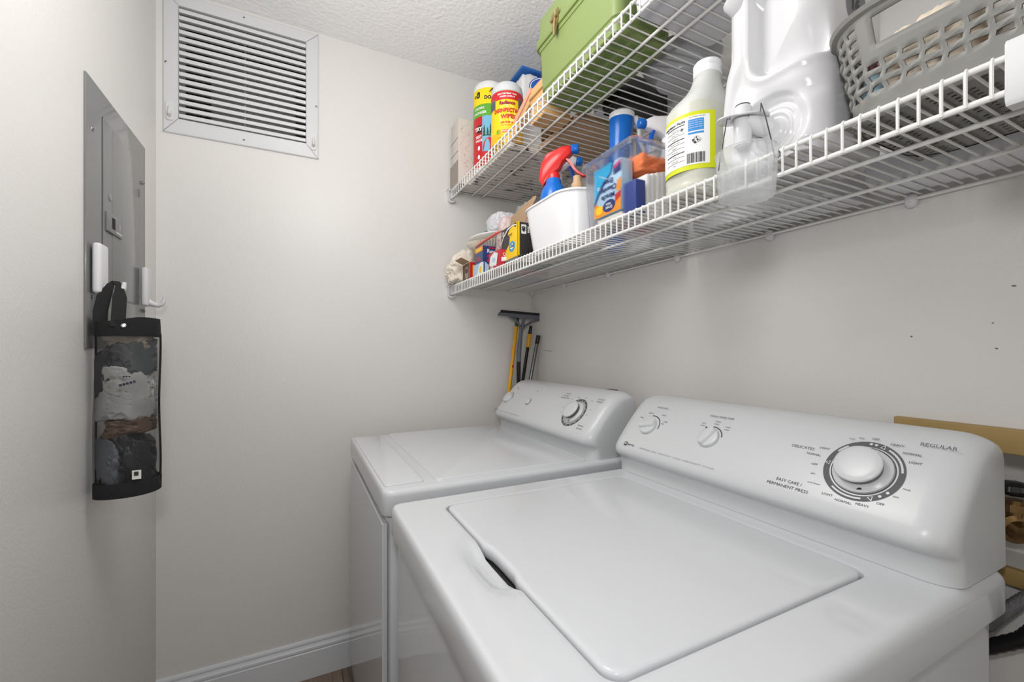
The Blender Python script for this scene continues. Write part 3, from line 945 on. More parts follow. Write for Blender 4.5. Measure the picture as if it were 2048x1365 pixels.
for pts, rad in (([(.845, 1.381), (.872, 1.369), (.892, 1.348), (.9000, 1.322)], .0055), ([(.995, 1.371), (.955, 1.362), (.925, 1.345), (.9060, 1.326)], .0050), ([(.917, 1.376), (.910, 1.352), (.9030, 1.322)], .0075)):
    b.tube([(x, SY, z) for x, z in pts], rad, 10)
b.build('blade_holder', sqm, r)
b = MB(); b.tube([(.9035, SY, 1.335), (.8990, SY, 1.300), (.8940, SY, 1.26), (.8900, SY, 1.22), (.8890, SY, 1.18)], [.0075, .009, .0105, .0112, .0105], 14); b.build('grip', sqm, r)
b = MB(); b.tube([(.8890, SY, 1.185), (.8885, SY, 1.10), (.880, SY, .05)], [.0100, .0092, .0090], 14); b.build('black_handle', blk, r)

# ------------------------------------------------------------------ washer hook-up recess
wood = mat('yellowed_wood', (164, 138, 88), .5, bump=.1, bscale=60, mottled=.12, mscale=14)
r = thing('outlet_box_trim', 'yellowed wooden trim around the washer hook-up recess behind the console', 'wall trim', (XR, .17, RZ0))
for y0, y1, z0, z1, nm in ((-.06, .3955, 1.0720, 1.1110, 'top_board'), (-.06, .3955, .8700, .8960, 'bottom_board'), (.3600, .3955, .8958, 1.0722, 'side_board'), (-.06, -.0250, .8958, 1.0722, 'side_board')):
    b = MB(); b.rbox(XR - .0145, XR - .0001, y0, y1, z0, z1, .002); b.build(nm, wood, r)
brass = mat('old_brass', (150, 120, 80), .3, metal=.9, mottled=.3, mscale=60)
for k, yv in enumerate((.262, .150)):
    r = thing('water_valve', ('brass water valve with a black hose end in the recess, nearer the dryer', 'brass water valve at the right edge of the recess')[k], 'valve', (XR + .05, yv, .92), None)
    b = MB(); b.lathe([(.022, 0), (.024, .004), (.024, .008), (.016, .011), (.012, .024), (.0001, .026)], (XR + .045, yv, .945), (-.55, -.5, -.1), 28); b.build('escutcheon', brass, r)
    b = MB(); b.tube([(XR + .045, yv, .93), (XR + .045, yv, .99)], .0125, 14); b.lathe([(.017, 0), (.017, .012)], (XR + .045, yv, .972), (0, 0, 1), 6); b.build('valve_body', brass, r)
    b = MB(); b.lathe([(.010, 0), (.022, .004), (.026, .010), (.024, .018), (.010, .022)], (XR + .045, yv, .997), (0, 0, 1), 40, fn=lambda a, h: 1 + .10 * math.cos(6 * a)); b.build('valve_handle', M['black'], r)
hose = mat('black_rubber_hose', (28, 28, 30), .35, bump=.0)
braid = mat('braided_steel', (150, 150, 152), .3, metal=.8, bump=1, bscale=900)
for k, (off, m_, lab) in enumerate(((0, hose, 'black rubber hose dropping behind the washer'), (.036, braid, 'braided steel hose dropping behind the washer'))):
    b = MB()
    pts = [(XR - .022, .06 + off, 1.02), (XR - .020, .115 + off, .97), (XR - .020, .15 + off, .925), (XR - .021, .180 + off, .885), (XR - .024, .206 + off, .85), (XR - .027, .236 + off, .80), (XR - .030, .30 + off, .74), (XR - .031, .33 + off, .6), (XR - .031, .34 + off, .3), (XR - .031, .34 + off, .015)]
    sm = []
    for i in range(len(pts) - 1):
        n_ = 14
        for j in range(n_):
            sm.append(Vector(pts[i]).lerp(Vector(pts[i + 1]), j / n_))
    rad = [(.0100, .0085)[k] + (.0010 if (i % 2) else 0) for i in range(len(sm))]
    b.tube(sm, rad, 14)
    tag(b.build('washer_hose', m_, None), lab, 'hose', 'hoses behind the washer')

# ================================================================== things on the lower shelf
DL = ZL + .0018        # top of the deck wires
DU = ZU + .0018


def fx(x0, yc, zc, rot=0.0):
    c, s = math.cos(rot), math.sin(rot)
    return lambda u, v: (x0, yc - (u * c - v * s), zc + (u * s + v * c))


def fy(y0, xc, zc, rot=0.0):
    c, s = math.cos(rot), math.sin(rot)
    return lambda u, v: (xc + (u * c - v * s), y0, zc + (u * s + v * c))


def fcyl(cx, cy, r, zc, a0=0.0):
    p = math.atan2(-cy, -cx) + a0
    return lambda u, v: (cx + r * math.cos(p + u / r), cy + r * math.sin(p + u / r), zc + v)


def patch(mb, f, u0, u1, v0, v1, m=0, nu=1, nv=1):
    mb.grid(lambda a, c: f(u0 + (u1 - u0) * a, v0 + (v1 - v0) * c), nu, nv, m)


def ell(mb, f, cu, cv, ru, rv, m=0, n=28, rot=0):
    mb.poly([f(cu + ru * math.cos(2 * PI * k / n), cv + rv * math.sin(2 * PI * k / n)) for k in range(n)], m)


def pl(mb, f, pts, m=0):
    mb.poly([f(u, v) for u, v in pts], m)


def bars(mb, f, u0, u1, v0, v1, m, seed=1):
    rr_ = random.Random(seed)
    u = u0
    while u < u1:
        w_ = (u1 - u0) * rr_.choice((.02, .035, .05))
        patch(mb, f, u, min(u + w_, u1), v0, v1, m)
        u += w_ + (u1 - u0) * rr_.choice((.02, .035))


def printed(mb, name, mats, parent):
    return mb.build(name, mats, parent, smooth=False, flip=False)


card = mat('brown_cardboard', (178, 148, 118), .8, bump=.2, bscale=120, mottled=.06, mscale=20)
white_gloss = mat('white_gloss_plastic', (236, 236, 238), .22)
c_red, c_yel, c_org, c_blue, c_navy, c_white, c_black = (mat(n, c, .4) for n, c in (
    ('red_print', (205, 34, 40)), ('yellow_print', (250, 206, 20)), ('orange_print', (246, 150, 36)), ('bright_blue', (28, 120, 205)),
    ('navy_blue', (32, 50, 112)), ('white_paper', (238, 238, 238)), ('black_print', (38, 38, 38))))
c_sky = mat('pale_blue_print', (176, 208, 232), .4)
c_cyan = mat('cyan_print', (40, 165, 215), .4)
c_grn = mat('green_print', (96, 176, 50), .4)
c_gry = mat('grey_bars', (120, 120, 124), .5)
film_clear = mat('clear_film', (226, 222, 218), .22, bump=.4, bscale=50, alpha=.62)
film_cream = mat('cream_film', (236, 226, 212), .38, bump=.5, bscale=60, sss=.2)
film_pink = mat('pinkish_film', (226, 204, 200), .28, bump=.5, bscale=60, alpha=.82)


def tbox(name, label, cat, x0, x1, y0, y1, z0, z1, m_, r_=.0012, group=None, body='carton'):
    root = thing(name, label, cat, ((x0 + x1) / 2, (y0 + y1) / 2, z0), group)
    b = MB(); b.rbox(x0, x1, y0, y1, z0, z1, r_, seg=2)
    return root, b.build(body, m_, root)


# cream plastic bag at the far end
b = MB()
crumple(b, (.648, 1.726, 1.583), (.088, .054, .072), 11, amp=.24, freq=2.6, sub=5,
        shape=lambda p: (p.x * (1 - .38 * max(0, p.z)) + .18 * max(0, p.z), p.y * (1 - .45 * max(0, p.z)), max(p.z, -1) * (1.12 if p.z > 0 else 1)))
for i, v in enumerate(b.v):
    b.v[i] = (v[0], min(v[1], YE - .004), max(v[2], DL))
tag(b.build('crumpled_plastic_bag', film_cream, None, angle=80), 'cream crumpled plastic bag at the far end of the lower shelf against the wall', 'plastic bag')

# long wrap boxes lying front to back, ends towards the room
r, bd = tbox('wrap_box', 'opened brown-ended wrap box with a red and yellow side on the lower shelf', 'box', .603, .90, 1.585, 1.668, DL, 1.580, card)
b = MB(); f = fx(.6024, 1.6265, 1.546)
patch(b, f, -.038, .038, -.031, .031, 0); printed(b, 'open_end', mat('inside_card', (120, 98, 80), .9), bd)
b = MB(); ell(b, fx(.6018, 1.622, 1.540), .004, 0, .020, .026, 0); printed(b, 'roll_end', mat('roll_grey', (150, 146, 146), .4), bd)
b = MB(); b.rbox(.6010, .6016, 1.605, 1.632, 1.540, 1.556, .0002, seg=1); b.build('maroon_tab', mat('maroon', (96, 40, 58), .5), bd)
b = MB(); b.prism([(.603, 1.667, 1.5805), (.603, 1.590, 1.5805), (.566, 1.583, 1.592), (.566, 1.655, 1.592)], (0, 0, .0012)); b.build('end_flap', card, bd)
b = MB(); f = fy(1.5843, .75, 1.546)
patch(b, f, -.147, .147, -.033, .033, 1); patch(b, fy(1.5839, .75, 1.546), -.136, .120, -.022, .022, 0)
for k in range(7):
    patch(b, fy(1.5835, .75, 1.546), -.130 + k * .03, -.112 + k * .03, -.012, .010, 1)
printed(b, 'side_print', [c_yel, c_red], bd)

r, bd = tbox('wrap_box', 'blue and pale blue foil box under the parchment box on the lower shelf', 'box', .601, .90, 1.440, 1.538, DL, 1.5555, c_navy)
b = MB(); f = fx(.6004, 1.489, 1.533)
patch(b, f, -.0485, .0485, -.0215, .0215, 0); pl(b, fx(.6001, 1.489, 1.533), [(-.02, -.0215), (.0485, -.0215), (.0485, .0215), (.012, .0215)], 1)
ell(b, lambda u, v: (.5998, 1.489 - u, 1.533 + v), .020, -.004, .011, .012, 2); printed(b, 'end_print', [c_sky, c_white, c_yel], bd)
b = MB(); f = fy(1.4394, .70, 1.533)
pl(b, f, [(-.095, -.0215), (-.055, -.0215), (-.075, .006), (-.095, .0215)], 0)
b.text('Reynolds', .026, fy(1.4390, .625, 1.536), 1, 'LEFT', bold=.0005); printed(b, 'side_print', [c_sky, c_white], bd)

r, bd = tbox('wrap_box', 'dark blue parchment paper box with orange end on top of the foil box', 'box', .606, .90, 1.460, 1.536, 1.5562, 1.6175, c_navy)
b = MB(); f = fx(.6054, 1.498, 1.587)
patch(b, f, -.038, .038, -.030, .012, 2); patch(b, f, -.038, .038, .012, .030, 0); patch(b, lambda u, v: (.6051, 1.498 - u, 1.587 + v), -.026, .026, .016, .026, 1)
patch(b, lambda u, v: (.6051, 1.498 - u, 1.587 + v), -.028, .010, -.010, -.006, 3); patch(b, lambda u, v: (.6051, 1.498 - u, 1.587 + v), -.028, .020, -.020, -.015, 3)
printed(b, 'end_print', [c_org, c_yel, mat('slate_blue', (60, 84, 128), .4), c_red], bd)
b = MB()
b.text('Reynolds', .020, fy(1.4592, .622, 1.598), 0, 'LEFT', bold=.0004); b.text('PARCHMENT', .014, fy(1.4592, .622, 1.578), 1, 'LEFT', bold=.0005)
patch(b, fy(1.4593, .66, 1.5635), -.038, .03, -.004, .004, 1); patch(b, fy(1.4593, .66, 1.611), -.03, .04, -.002, .002, 1)
printed(b, 'side_print', [c_white, c_red], bd)

r, bd = tbox('wrap_box', 'red and white sandwich bag box beside the black trash bag box', 'box', .604, .80, 1.308, 1.402, DL, 1.572, mat('crimson', (186, 40, 58), .4))
b = MB(); f = fx(.6034, 1.355, 1.541)
pl(b, f, [(-.040, -.012), (.020, -.020), (.032, .020), (.004, .029), (-.030, .018)], 0)
patch(b, lambda u, v: (.6031, 1.355 - u, 1.541 + v), -.012, .010, -.004, .010, 1)
b.text('200', .018, fx(.6030, 1.372, 1.521), 0, bold=.0006); printed(b, 'end_print', [c_white, c_sky], bd)
b = MB(); pl(b, fy(1.3074, .63, 1.541), [(-.02, -.01), (.03, .0), (.03, .012), (-.02, .004)], 0); b.text('Quart', .016, fy(1.3070, .634, 1.555), 0); printed(b, 'side_print', [c_white], bd)

# packet below the trash bag box, black with a white figure
r, bd = tbox('flat_packet', 'flat black packet marked with a white 1 under the trash bag box', 'packet', .618, .760, 1.180, 1.302, DL, 1.5318, c_black, .003)
b = MB(); b.text('1', .040, lambda u, v: (.665 + u, 1.235 + v, DL - .0003), 0, bold=.002); b.text('OZ', .014, lambda u, v: (.690 + u, 1.235 + v, DL - .0003), 0)
patch(b, fx(.6174, 1.24, 1.521), -.05, .04, -.008, .008, 1); printed(b, 'packet_print', [c_white, c_gry], bd)

# black and yellow trash bag box
r, bd = tbox('trash_bag_box', 'black and yellow box of trash bags with its perforated brown flap torn open', 'box', .628, .6965, 1.222, 1.300 + .048, 1.5324, 1.6450, mat('box_black', (52, 50, 50), .45), .0015)
b = MB(); f = fx(.6274, 1.285, 1.589); f2 = fx(.6270, 1.285, 1.589); f3 = fx(.6266, 1.285, 1.589)
pl(b, f, [(-.062, -.056), (.062, -.056), (.062, .056), (.055, .056), (.050, .040), (.030, .050), (.005, .044), (-.010, .030), (.006, .018), (.002, -.004), (-.018, -.018), (-.030, -.022), (-.062, -.022)], 0)
pl(b, f2, [(-.060, .010), (-.045, .030), (-.010, .050), (.030, .054), (.052, .050), (.052, .046), (.028, .050), (-.008, .045), (-.042, .026), (-.057, .008)], 1)
patch(b, f2, -.058, -.020, -.054, -.026, 1); bars(b, f3, -.056, -.022, -.052, -.028, 3, 4)
ell(b, f2, .022, -.016, .022, .018, 2); ell(b, f3, .022, -.016, .014, .009, 1)
b.text('simply', .014, fx(.6264, 1.277, 1.615), 4); b.text('Glad', .016, fx(.6264, 1.263, 1.575), 5, bold=.0006)
b.text('13', .020, fx(.6264, 1.330, 1.627), 1, bold=.0006)
printed(b, 'front_print', [c_yel, c_white, c_cyan, c_gry, c_black, c_navy], bd)
b = MB(); g = lambda u, v: (.662 + u, 1.2214, 1.589 + v)
g2 = lambda u, v: (.662 + u, 1.2210, 1.589 + v)
g3 = lambda u, v: (.662 + u, 1.2206, 1.589 + v)
pl(b, g, [(-.034, -.056), (-.028, -.056), (-.028, .056), (-.034, .056)], 0)
pl(b, g, [(.034, -.056), (.034, -.034), (.012, -.056)], 2); pl(b, g, [(.034, -.030), (.034, -.026), (.006, -.056), (.010, -.056)], 1)
pl(b, g, [(.034, .056), (.034, .034), (.024, .056)], 2); pl(b, g, [(.034, .030), (.034, .026), (.018, .056), (.021, .056)], 1)
patch(b, g2, -.022, -.004, .018, .048, 1); b.text('40', .0165, lambda u, v: (.662 - .013 - v, 1.2206, 1.589 + .033 + u), 3, bold=.0012)
b.text('BAGS', .0085, lambda u, v: (.662 + .004 - v, 1.2206, 1.589 + .033 + u), 1, bold=.0004)
printed(b, 'side_print', [c_yel, c_white, c_org, c_black], bd)
b = MB()
fl = [(.656, 1.345, 1.6460), (.656, 1.226, 1.6460), (.656, 1.172, 1.6900), (.656, 1.152, 1.7040), (.656, 1.158, 1.7110)]
n_ = 14
for k in range(1, n_):
    t = k / n_
    fl.append((.656, 1.165 + .172 * t, 1.7120 - .024 * t + (.0022 if k % 2 else 0)))
b.prism(fl, (.0014, 0, 0)); b.build('torn_flap', card, bd)

# coffee filters, plates and bagged paper goods stacked on the boxes
r = thing('coffee_filter_stack', 'stack of pleated cream coffee filters lying on the wrap boxes', 'coffee filters', (.69, 1.60, 1.618))
b = MB()
b.lathe([(.046, 0), (.050, .002), (.078, .030), (.086, .046), (.083, .047), (.060, .040)], (.685, 1.585, 1.6185), (-.12, -.05, 1), 192, 0, fn=lambda a, h: 1 + .035 * math.sin(48 * a) * min(1, h / .03))
b.build('pleated_filters', mat('filter_paper', (222, 214, 198), .8), r)
b = MB()
b.lathe([(.050, .0), (.082, .008), (.088, .014), (.088, .017), (.082, .020), (.0001, .022)], (.700, 1.600, 1.6760), (-.16, .03, 1), 64)
tag(b.build('paper_plate_stack', c_white, None), 'white paper plates stacked above the pleated coffee filters', 'paper plates')
b = MB(); crumple(b, (.735, 1.570, 1.742), (.050, .062, .036), 23, amp=.12, freq=1.5, sub=5, sq=1.3, fine=.12)
o = b.build('wrapped_paper_packet', mat('white_wrapper', (226, 226, 232), .35, bump=.3, bscale=40), None, angle=80)
tag(o, 'white plastic-wrapped paper packet on top of the paper plates', 'packet')
b = MB(); b.rbox(.690, .740, 1.640, 1.668, 1.7, 1.728, .006)
b.v = [(x, y, z) for x, y, z in b.v]
tag(b.build('sponge', mat('teal_sponge', (92, 142, 156), .9, bump=.6, bscale=200), None), 'small teal sponge tucked behind the white wrapped packet', 'sponge')
r = thing('zip_bag', 'clear zip bag with a red zip strip full of pinkish packaging behind the red box', 'plastic bag', (.70, 1.44, 1.62))
b = MB(); crumple(b, (.725, 1.405, 1.645), (.080, .050, .072), 31, amp=.18, freq=1.8, sub=5, sq=1.1, fine=.3)
b.v = [(x, y, max(z, 1.575)) for x, y, z in b.v]
b.build('bag_film', film_pink, r, angle=80)
b = MB(); b.tube([(.612, 1.545, 1.628), (.612, 1.50, 1.632), (.615, 1.44, 1.636), (.622, 1.37, 1.642), (.63, 1.352, 1.645)], [.003, .0042, .0045, .0042, .003], 8); b.build('zip_strip', mat('red_zip', (222, 96, 84), .35), r)
b = MB(); crumple(b, (.770, 1.262, 1.625), (.050, .048, .082), 37, amp=.18, freq=1.8, sub=5, sq=1.1, fine=.3)
tag(b.build('crumpled_plastic_bag', mat('blush_film', (232, 214, 208), .3, bump=.5, bscale=60), None, angle=80), 'pink-patterned crumpled bag behind the trash bag box', 'plastic bag')
b = MB(); crumple(b, (.800, 1.470, 1.758), (.040, .050, .036), 41, amp=.2, freq=3.2, sub=5)
o = b.build('crumpled_plastic_bag', mat('grey_print_film', (176, 172, 164), .4, bump=.5, bscale=60, mottled=.35, mscale=60), None, angle=80)
tag(o, 'grey patterned bag with a small red tab at the top of the far pile', 'plastic bag')
b = MB(); b.rbox(.778, .790, 1.440, 1.443, 1.772, 1.784, .0008, seg=1); b.build('red_tab', c_red, o)
for k, (x, y, z, rx, ry, rz, sd) in enumerate(((.900, 1.34, 1.565, .06, .08, .06, 52),)):
    b = MB(); crumple(b, (x, y, z), (rx, ry, rz), sd, amp=.18, freq=2.2)
    b.v = [(px, py, max(pz, DL)) for px, py, pz in b.v]
    tag(b.build('crumpled_plastic_bag', mat('white_bag_film', (222, 220, 216), .35, bump=.4, bscale=50), None, angle=80), 'white plastic bag against the right wall behind the trash bag box', 'plastic bag')


# white bin and its bottles
def tub(name, label, cat, x0, x1, y0, y1, z0, z1, taper, rad, m_, th=.003, lip=.004, body='shell', group=None):
    r = thing(name, label, cat, ((x0 + x1) / 2, (y0 + y1) / 2, z0), group)
    L_ = lambda d, z, rr=rad: rrect(x0 + d, x1 - d, y0 + d, y1 - d, max(.003, rr - d * .6), z, 10, 4)
    b = MB()
    b.loft([L_(taper + .006, z0), L_(taper + .001, z0 + .002), L_(taper, z0 + .007), L_(.001, z1 - lip * 1.5), L_(-lip * .5, z1 - lip * 1.4), L_(-lip * .6, z1 - lip * .5), L_(-lip * .1, z1), L_(th * .6, z1), L_(th, z1 - .003), L_(taper + th, z0 + .006)], 0, True, True, True)
    b.build(body, m_, r)
    return r


tub('storage_bin', 'white plastic bin with a curved rim holding spray bottles', 'bin', .604, .766, .898, 1.176, DL, 1.650, .020, .074, white_gloss)


def trigger_head(root, c, ax, s_, body_m, lever_m, nozzle_m, pitch=0.0, droop=0.0):
    """c: neck top; ax: unit horizontal direction the nozzle points to"""
    c = Vector(c); ax = Vector(ax).normalized(); up = Vector((0, 0, 1)); sd = ax.cross(up)
    def P(a, h, w_=0):
        if a < 0:
            h -= droop * (-a / .034) ** 1.3
        a2, h2 = a * math.cos(pitch) - (h - .01) * math.sin(pitch), a * math.sin(pitch) + (h - .01) * math.cos(pitch) + .01
        return c + ax * a2 * s_ + up * h2 * s_ + sd * w_ * s_
    b = MB(); b.lathe([(.0145 * s_, -.022 * s_), (.0150 * s_, -.004 * s_), (.0135 * s_, 0), (.011 * s_, .002 * s_)], c, up, 24, fn=lambda a, h: 1 + .02 * math.cos(20 * a)); b.build('collar', body_m, root)
    prof = [(-.040, .030), (-.036, .010), (-.014, .004), (.012, .002), (.026, .012), (.052, .020), (.056, .036), (.040, .044), (.0, .048), (-.022, .044)]
    b = MB()
    b.loft([[P(a * k + (1 - k) * .008, h * k + (1 - k) * .026, w_) for a, h in prof] for k, w_ in ((.82, -.0115), (.96, -.009), (1, -.004), (1, .004), (.96, .009), (.82, .0115))], 0, True, True, True)
    b.build('trigger_head', body_m, root)
    b = MB(); b.lathe([(.0095 * s_, 0), (.0105 * s_, .003 * s_), (.0105 * s_, .013 * s_), (.0085 * s_, .016 * s_)], P(.054, .030), ax, 20, fn=lambda a, h: 1 + .06 * math.cos(8 * a)); b.build('nozzle', nozzle_m, root)
    b = MB()
    pts = [P(.036, .014), P(.040, .0), P(.041, -.014), P(.046, -.028), P(.054, -.040)]
    b.loft([[p + sd * w_ * s_ + ax * t * s_ for w_, t in ((-.007, -.003), (.007, -.003), (.0075, .003), (-.0075, .003))] for p in pts], 0, True, True, True)
    b.build('trigger_lever', lever_m, root)


def bottle(name, label, cat, c, prof, mats, seg=40, parts='body', sx=1, sy=1, tilt=(0, 0, 1), cap=True):
    r = thing(name, label, cat, c)
    b = MB(); b.lathe(prof, c, tilt, seg, 0, cap, sx, sy); b.build(parts, mats, r, angle=50)
    return r


blue_pl = mat('royal_blue_plastic', (24, 108, 200), .2)
red_pl = mat('red_plastic', (216, 44, 42), .25)
bx, by = .672, 1.078
r = bottle('spray_bottle', 'blue spray bottle with a red trigger head in the white bin', 'spray bottle', (bx, by, DL + .004), [(.032, 0), (.036, .004), (.039, .10), (.040, .160), (.036, .182), (.029, .198), (.024, .204), (.0225, .216), (.0175, .222), (.016, .226)], blue_pl)
trigger_head(r, (bx, by, DL + .240), (.72, -.69, 0), 1.30, red_pl, red_pl, blue_pl, .42, .024)
b = MB(); f = fcyl(bx, by, .0406, DL + .158, 0)
patch(b, f, -.022, .02, -.014, -.002, 0, 8); patch(b, fcyl(bx, by, .0409, DL + .158, 0), -.012, .022, .0, .006, 1, 8); printed(b, 'bottle_print', [mat('dark_red', (130, 40, 70), .4), mat('lime', (190, 210, 60), .4)], r)
bx, by = .716, 1.130
r = bottle('spray_bottle', 'white spray bottle with a white and blue trigger head behind the red-headed bottle', 'spray bottle', (bx, by, DL + .004), [(.024, 0), (.026, .004), (.026, .17), (.024, .205), (.0175, .220), (.0165, .240)], white_gloss)
trigger_head(r, (bx, by, DL + .268), (.94, -.30, 0), 1.20, white_gloss, mat('blue_lever', (24, 92, 200), .25), blue_pl, .12, .010)
bx, by = .722, 1.030
r = bottle('small_bottle', 'small dark red bottle with a wooden cap in the white bin', 'bottle', (bx, by, DL + .004), [(.020, 0), (.022, .004), (.022, .140), (.016, .168), (.0125, .178), (.012, .182)], mat('wine_red', (130, 22, 40), .15))
b = MB(); b.lathe([(.0150, .180), (.0170, .186), (.0170, .196), (.0120, .206), (.0115, .221), (.009, .222)], (bx, by, DL + .004), (0, 0, 1), 28); b.build('wooden_cap', mat('pale_wood', (204, 170, 130), .6, mottled=.1, mscale=60), r)
# tall blue bottle: leans, with a white side trigger
bx, by = .802, .940
r = thing('spray_bottle', 'tall blue spray bottle with a white cap, standing behind the clear box', 'spray bottle', (bx, by, DL + .004))
b = MB()
b.lathe([(.020, 0), (.024, .01), (.024, .12), (.024, .21), (.027, .25), (.031, .30), (.034, .345), (.034, .366)], (bx - .004, by + .018, DL + .002), (.03, -.05, 1), 32, 0, True, .9, 1.0)
b.build('body', blue_pl, r)
b = MB()
b.lathe([(.0345, .365), (.0355, .370), (.035, .379), (.027, .386), (.0001, .389)], (bx - .004, by + .018, DL + .002), (.03, -.05, 1), 32, 0, True, .9, 1.0)
b.build('white_cap', white_gloss, r)
b = MB(); b.tube([(bx + .036, by - .022, 1.880), (bx + .046, by - .028, 1.850), (bx + .046, by - .028, 1.815), (bx + .058, by - .034, 1.785)], [.009, .0075, .0065, .005], 12); b.build('trigger_lever', white_gloss, r)

# clear plastic box and what is in it
r = tub('clear_storage_box', 'clear plastic box packed with cleaning sponges and cloths', 'box', .610, .800, .674, .8480, DL, 1.665, .010, .014, M['clearp'], th=.0022, lip=.006, body='clear_shell')
b = MB(); b.loft([rrect(.610 + d, .800 - d, .674 + d, .848 - d, .014, z, 10, 4) for d, z in ((-.0035, 1.6575), (-.0050, 1.6590), (-.0050, 1.6690), (-.0030, 1.6715), (.004, 1.6715), (.006, 1.6690), (.006, 1.6655), (.003, 1.6655))], 0, True, wrap=False)
b.build('lid_rim', mat('clear_rim', (238, 240, 242), .08, trans=1.0, ior=1.25, alpha=.6), r)
r, bd = tbox('sponge_carton', 'upside-down blue, white and orange cleaning sponge carton inside the clear box', 'carton', .6225, .655, .7250, .8180, 1.538, 1.650, c_sky)
b = MB(); yc, zc = .7715, 1.594; kx_ = 1.16
f, f2, f3 = [(lambda x_: (lambda u, v: (x_, yc - u * kx_, zc + v)))(x_) for x_ in (.6221, .6218, .6215)]
pl(b, f, [(-.040, .056), (.016, .056), (.012, .036), (-.018, .014), (-.030, -.004), (-.040, -.020)], 0)
pl(b, f2, [(.016, .056), (.022, .056), (.016, .034), (-.012, .008), (-.026, -.010), (-.040, -.030), (-.040, -.020), (-.030, -.004), (-.018, .014), (.012, .036)], 1)
pl(b, f, [(-.040, -.056), (.040, -.056), (.040, -.018), (.022, -.040), (.006, -.038), (-.020, -.032), (-.040, -.020)], 2)
ell(b, f2, -.024, -.040, .011, .010, 3)
pl(b, f, [(.026, -.014), (.040, -.012), (.040, .014), (.030, .010)], 2)
ell(b, f2, .006, -.038, .0185, .0135, 1)
pl(b, f2, [(.024, -.036), (.040, -.028), (.040, -.014), (.024, -.020)], 4)
pl(b, f2, [(.020, .044), (.040, .053), (.040, .046), (.020, .037)], 5); pl(b, f2, [(.020, .036), (.040, .045), (.040, .028), (.020, .024)], 1)
for s_, u, v, sz in (('Miracle', .004, -.016, .0155), ('Cleaning', .006, .0, .0155), ('Eraser', .002, .016, .0155)):
    b.text(s_, sz, fx(.6212, yc - u, zc + v, PI), 1, bold=.0004)
b.text('Great', .0100, fx(.6212, yc - .008, zc - .042, PI), 6, bold=.0002); b.text('Value', .0080, fx(.6212, yc - .006, zc - .034, PI), 6, bold=.0002)
b.text('12', .0100, fx(.6212, yc + .030, zc + .010), 6, bold=.0003); b.text('MULTI PURPOSE', .0050, fx(.6212, yc + .012, zc + .030, -.5), 6)
printed(b, 'front_print', [c_cyan, c_navy, c_org, c_yel, c_red, mat('magenta', (214, 36, 120), .4), c_white], bd)
b = MB(); b.rbox(.626, .654, .684, .7215, 1.519, 1.590, .0025); tag(b.build('sponge_block', mat('blue_carton', (56, 72, 140), .35), None), 'navy blue block at the near corner of the clear box', 'sponge')
b = MB(); b.rbox(.626, .66, .7260, .812, 1.519, 1.536, .004); tag(b.build('sponge_block', mat('off_white_sponge', (226, 220, 212), .9, bump=.4, bscale=150), None), 'off-white sponge under the upside-down carton in the clear box', 'sponge')
cloth_w = mat('white_cloth', (236, 233, 230), .9, bump=.3, bscale=160)
CL = ['white folded cloth standing nearest the front of the clear box'] + ['white folded cloth in the clear box, %s from the front' % w_ for w_ in ('second', 'third', 'fourth', 'fifth', 'sixth', 'seventh', 'eighth')] + ['rearmost white folded cloth in the clear box']
for k in range(9):
    x = .661 + k * .0138
    b = MB()
    h = .088 + .004 * k
    b.rbox(x, x + .0128, .6880 + .001 * (k % 2), .752, 1.5205, 1.5205 + h, .0045, seg=3)
    tag(b.build('folded_cloth', cloth_w, None), CL[k], 'cloth', 'white cloths in the clear box')
b = MB(); crumple(b, (.700, .728, 1.638), (.052, .034, .020), 61, amp=.2, freq=2.6, sub=5); b.v = [(x, y, max(z, 1.6) if x > .70 else max(z, 1.60)) for x, y, z in b.v]
b.v = [(max(x, .658), y, z) for x, y, z in b.v]
tag(b.build('microfibre_cloth', mat('orange_cloth', (240, 132, 82), .85, bump=.5, bscale=200), None, angle=80), 'orange cloth crumpled over the white cloths in the clear box', 'cloth')
b = MB(); crumple(b, (.700, .785, 1.626), (.036, .022, .022), 63, amp=.2, freq=2.6); b.v = [(max(x, .659), y, z) for x, y, z in b.v]
tag(b.build('microfibre_cloth', mat('pale_green_cloth', (200, 212, 190), .85, bump=.5, bscale=200), None, angle=80), 'pale green cloth behind the sponge carton in the clear box', 'cloth')
b = MB(); b.rbox(.668, .760, .758, .802, 1.521, 1.600, .004); tag(b.build('sponge_block', mat('pink_sponge', (226, 150, 180), .9, bump=.4, bscale=150), None), 'pink sponge deep in the clear box', 'sponge')

# second blue and white trigger bottle behind the vinegar
bx, by = .846, .806
r = bottle('spray_bottle', 'spray bottle with a blue nozzle seen behind the vinegar bottle', 'spray bottle', (bx, by, DL), [(.032, 0), (.035, .004), (.035, .16), (.030, .19), (.0185, .215), (.017, .232)], mat('clear_blueish', (206, 214, 222), .15))
trigger_head(r, (bx, by, DL + .262), (-.86, .30, 0), 1.15, white_gloss, mat('blue_lever', (24, 92, 200), .25), blue_pl)

# vinegar bottle
vx, vy = .6640, .5640
r = thing('vinegar_bottle', 'tall translucent vinegar bottle with a yellow-green and white label', 'bottle', (vx, vy, DL))
vin = mat('milky_plastic', (226, 228, 224), .22, trans=.25, ior=1.3, alpha=.92, sss=.1)
liq = mat('milky_liquid_level', (212, 213, 200), .22, trans=.15, ior=1.3, sss=.1)
prof = [(.040, 0), (.049, .003), (.0515, .010), (.0520, .020), (.0505, .024), (.0515, .030), (.0520, .060), (.0520, .165), (.0515, .175)]
prof2 = [(.0515, .175), (.0500, .186), (.0455, .198), (.0380, .212), (.0310, .226), (.0265, .238), (.0240, .250), (.0225, .252)]


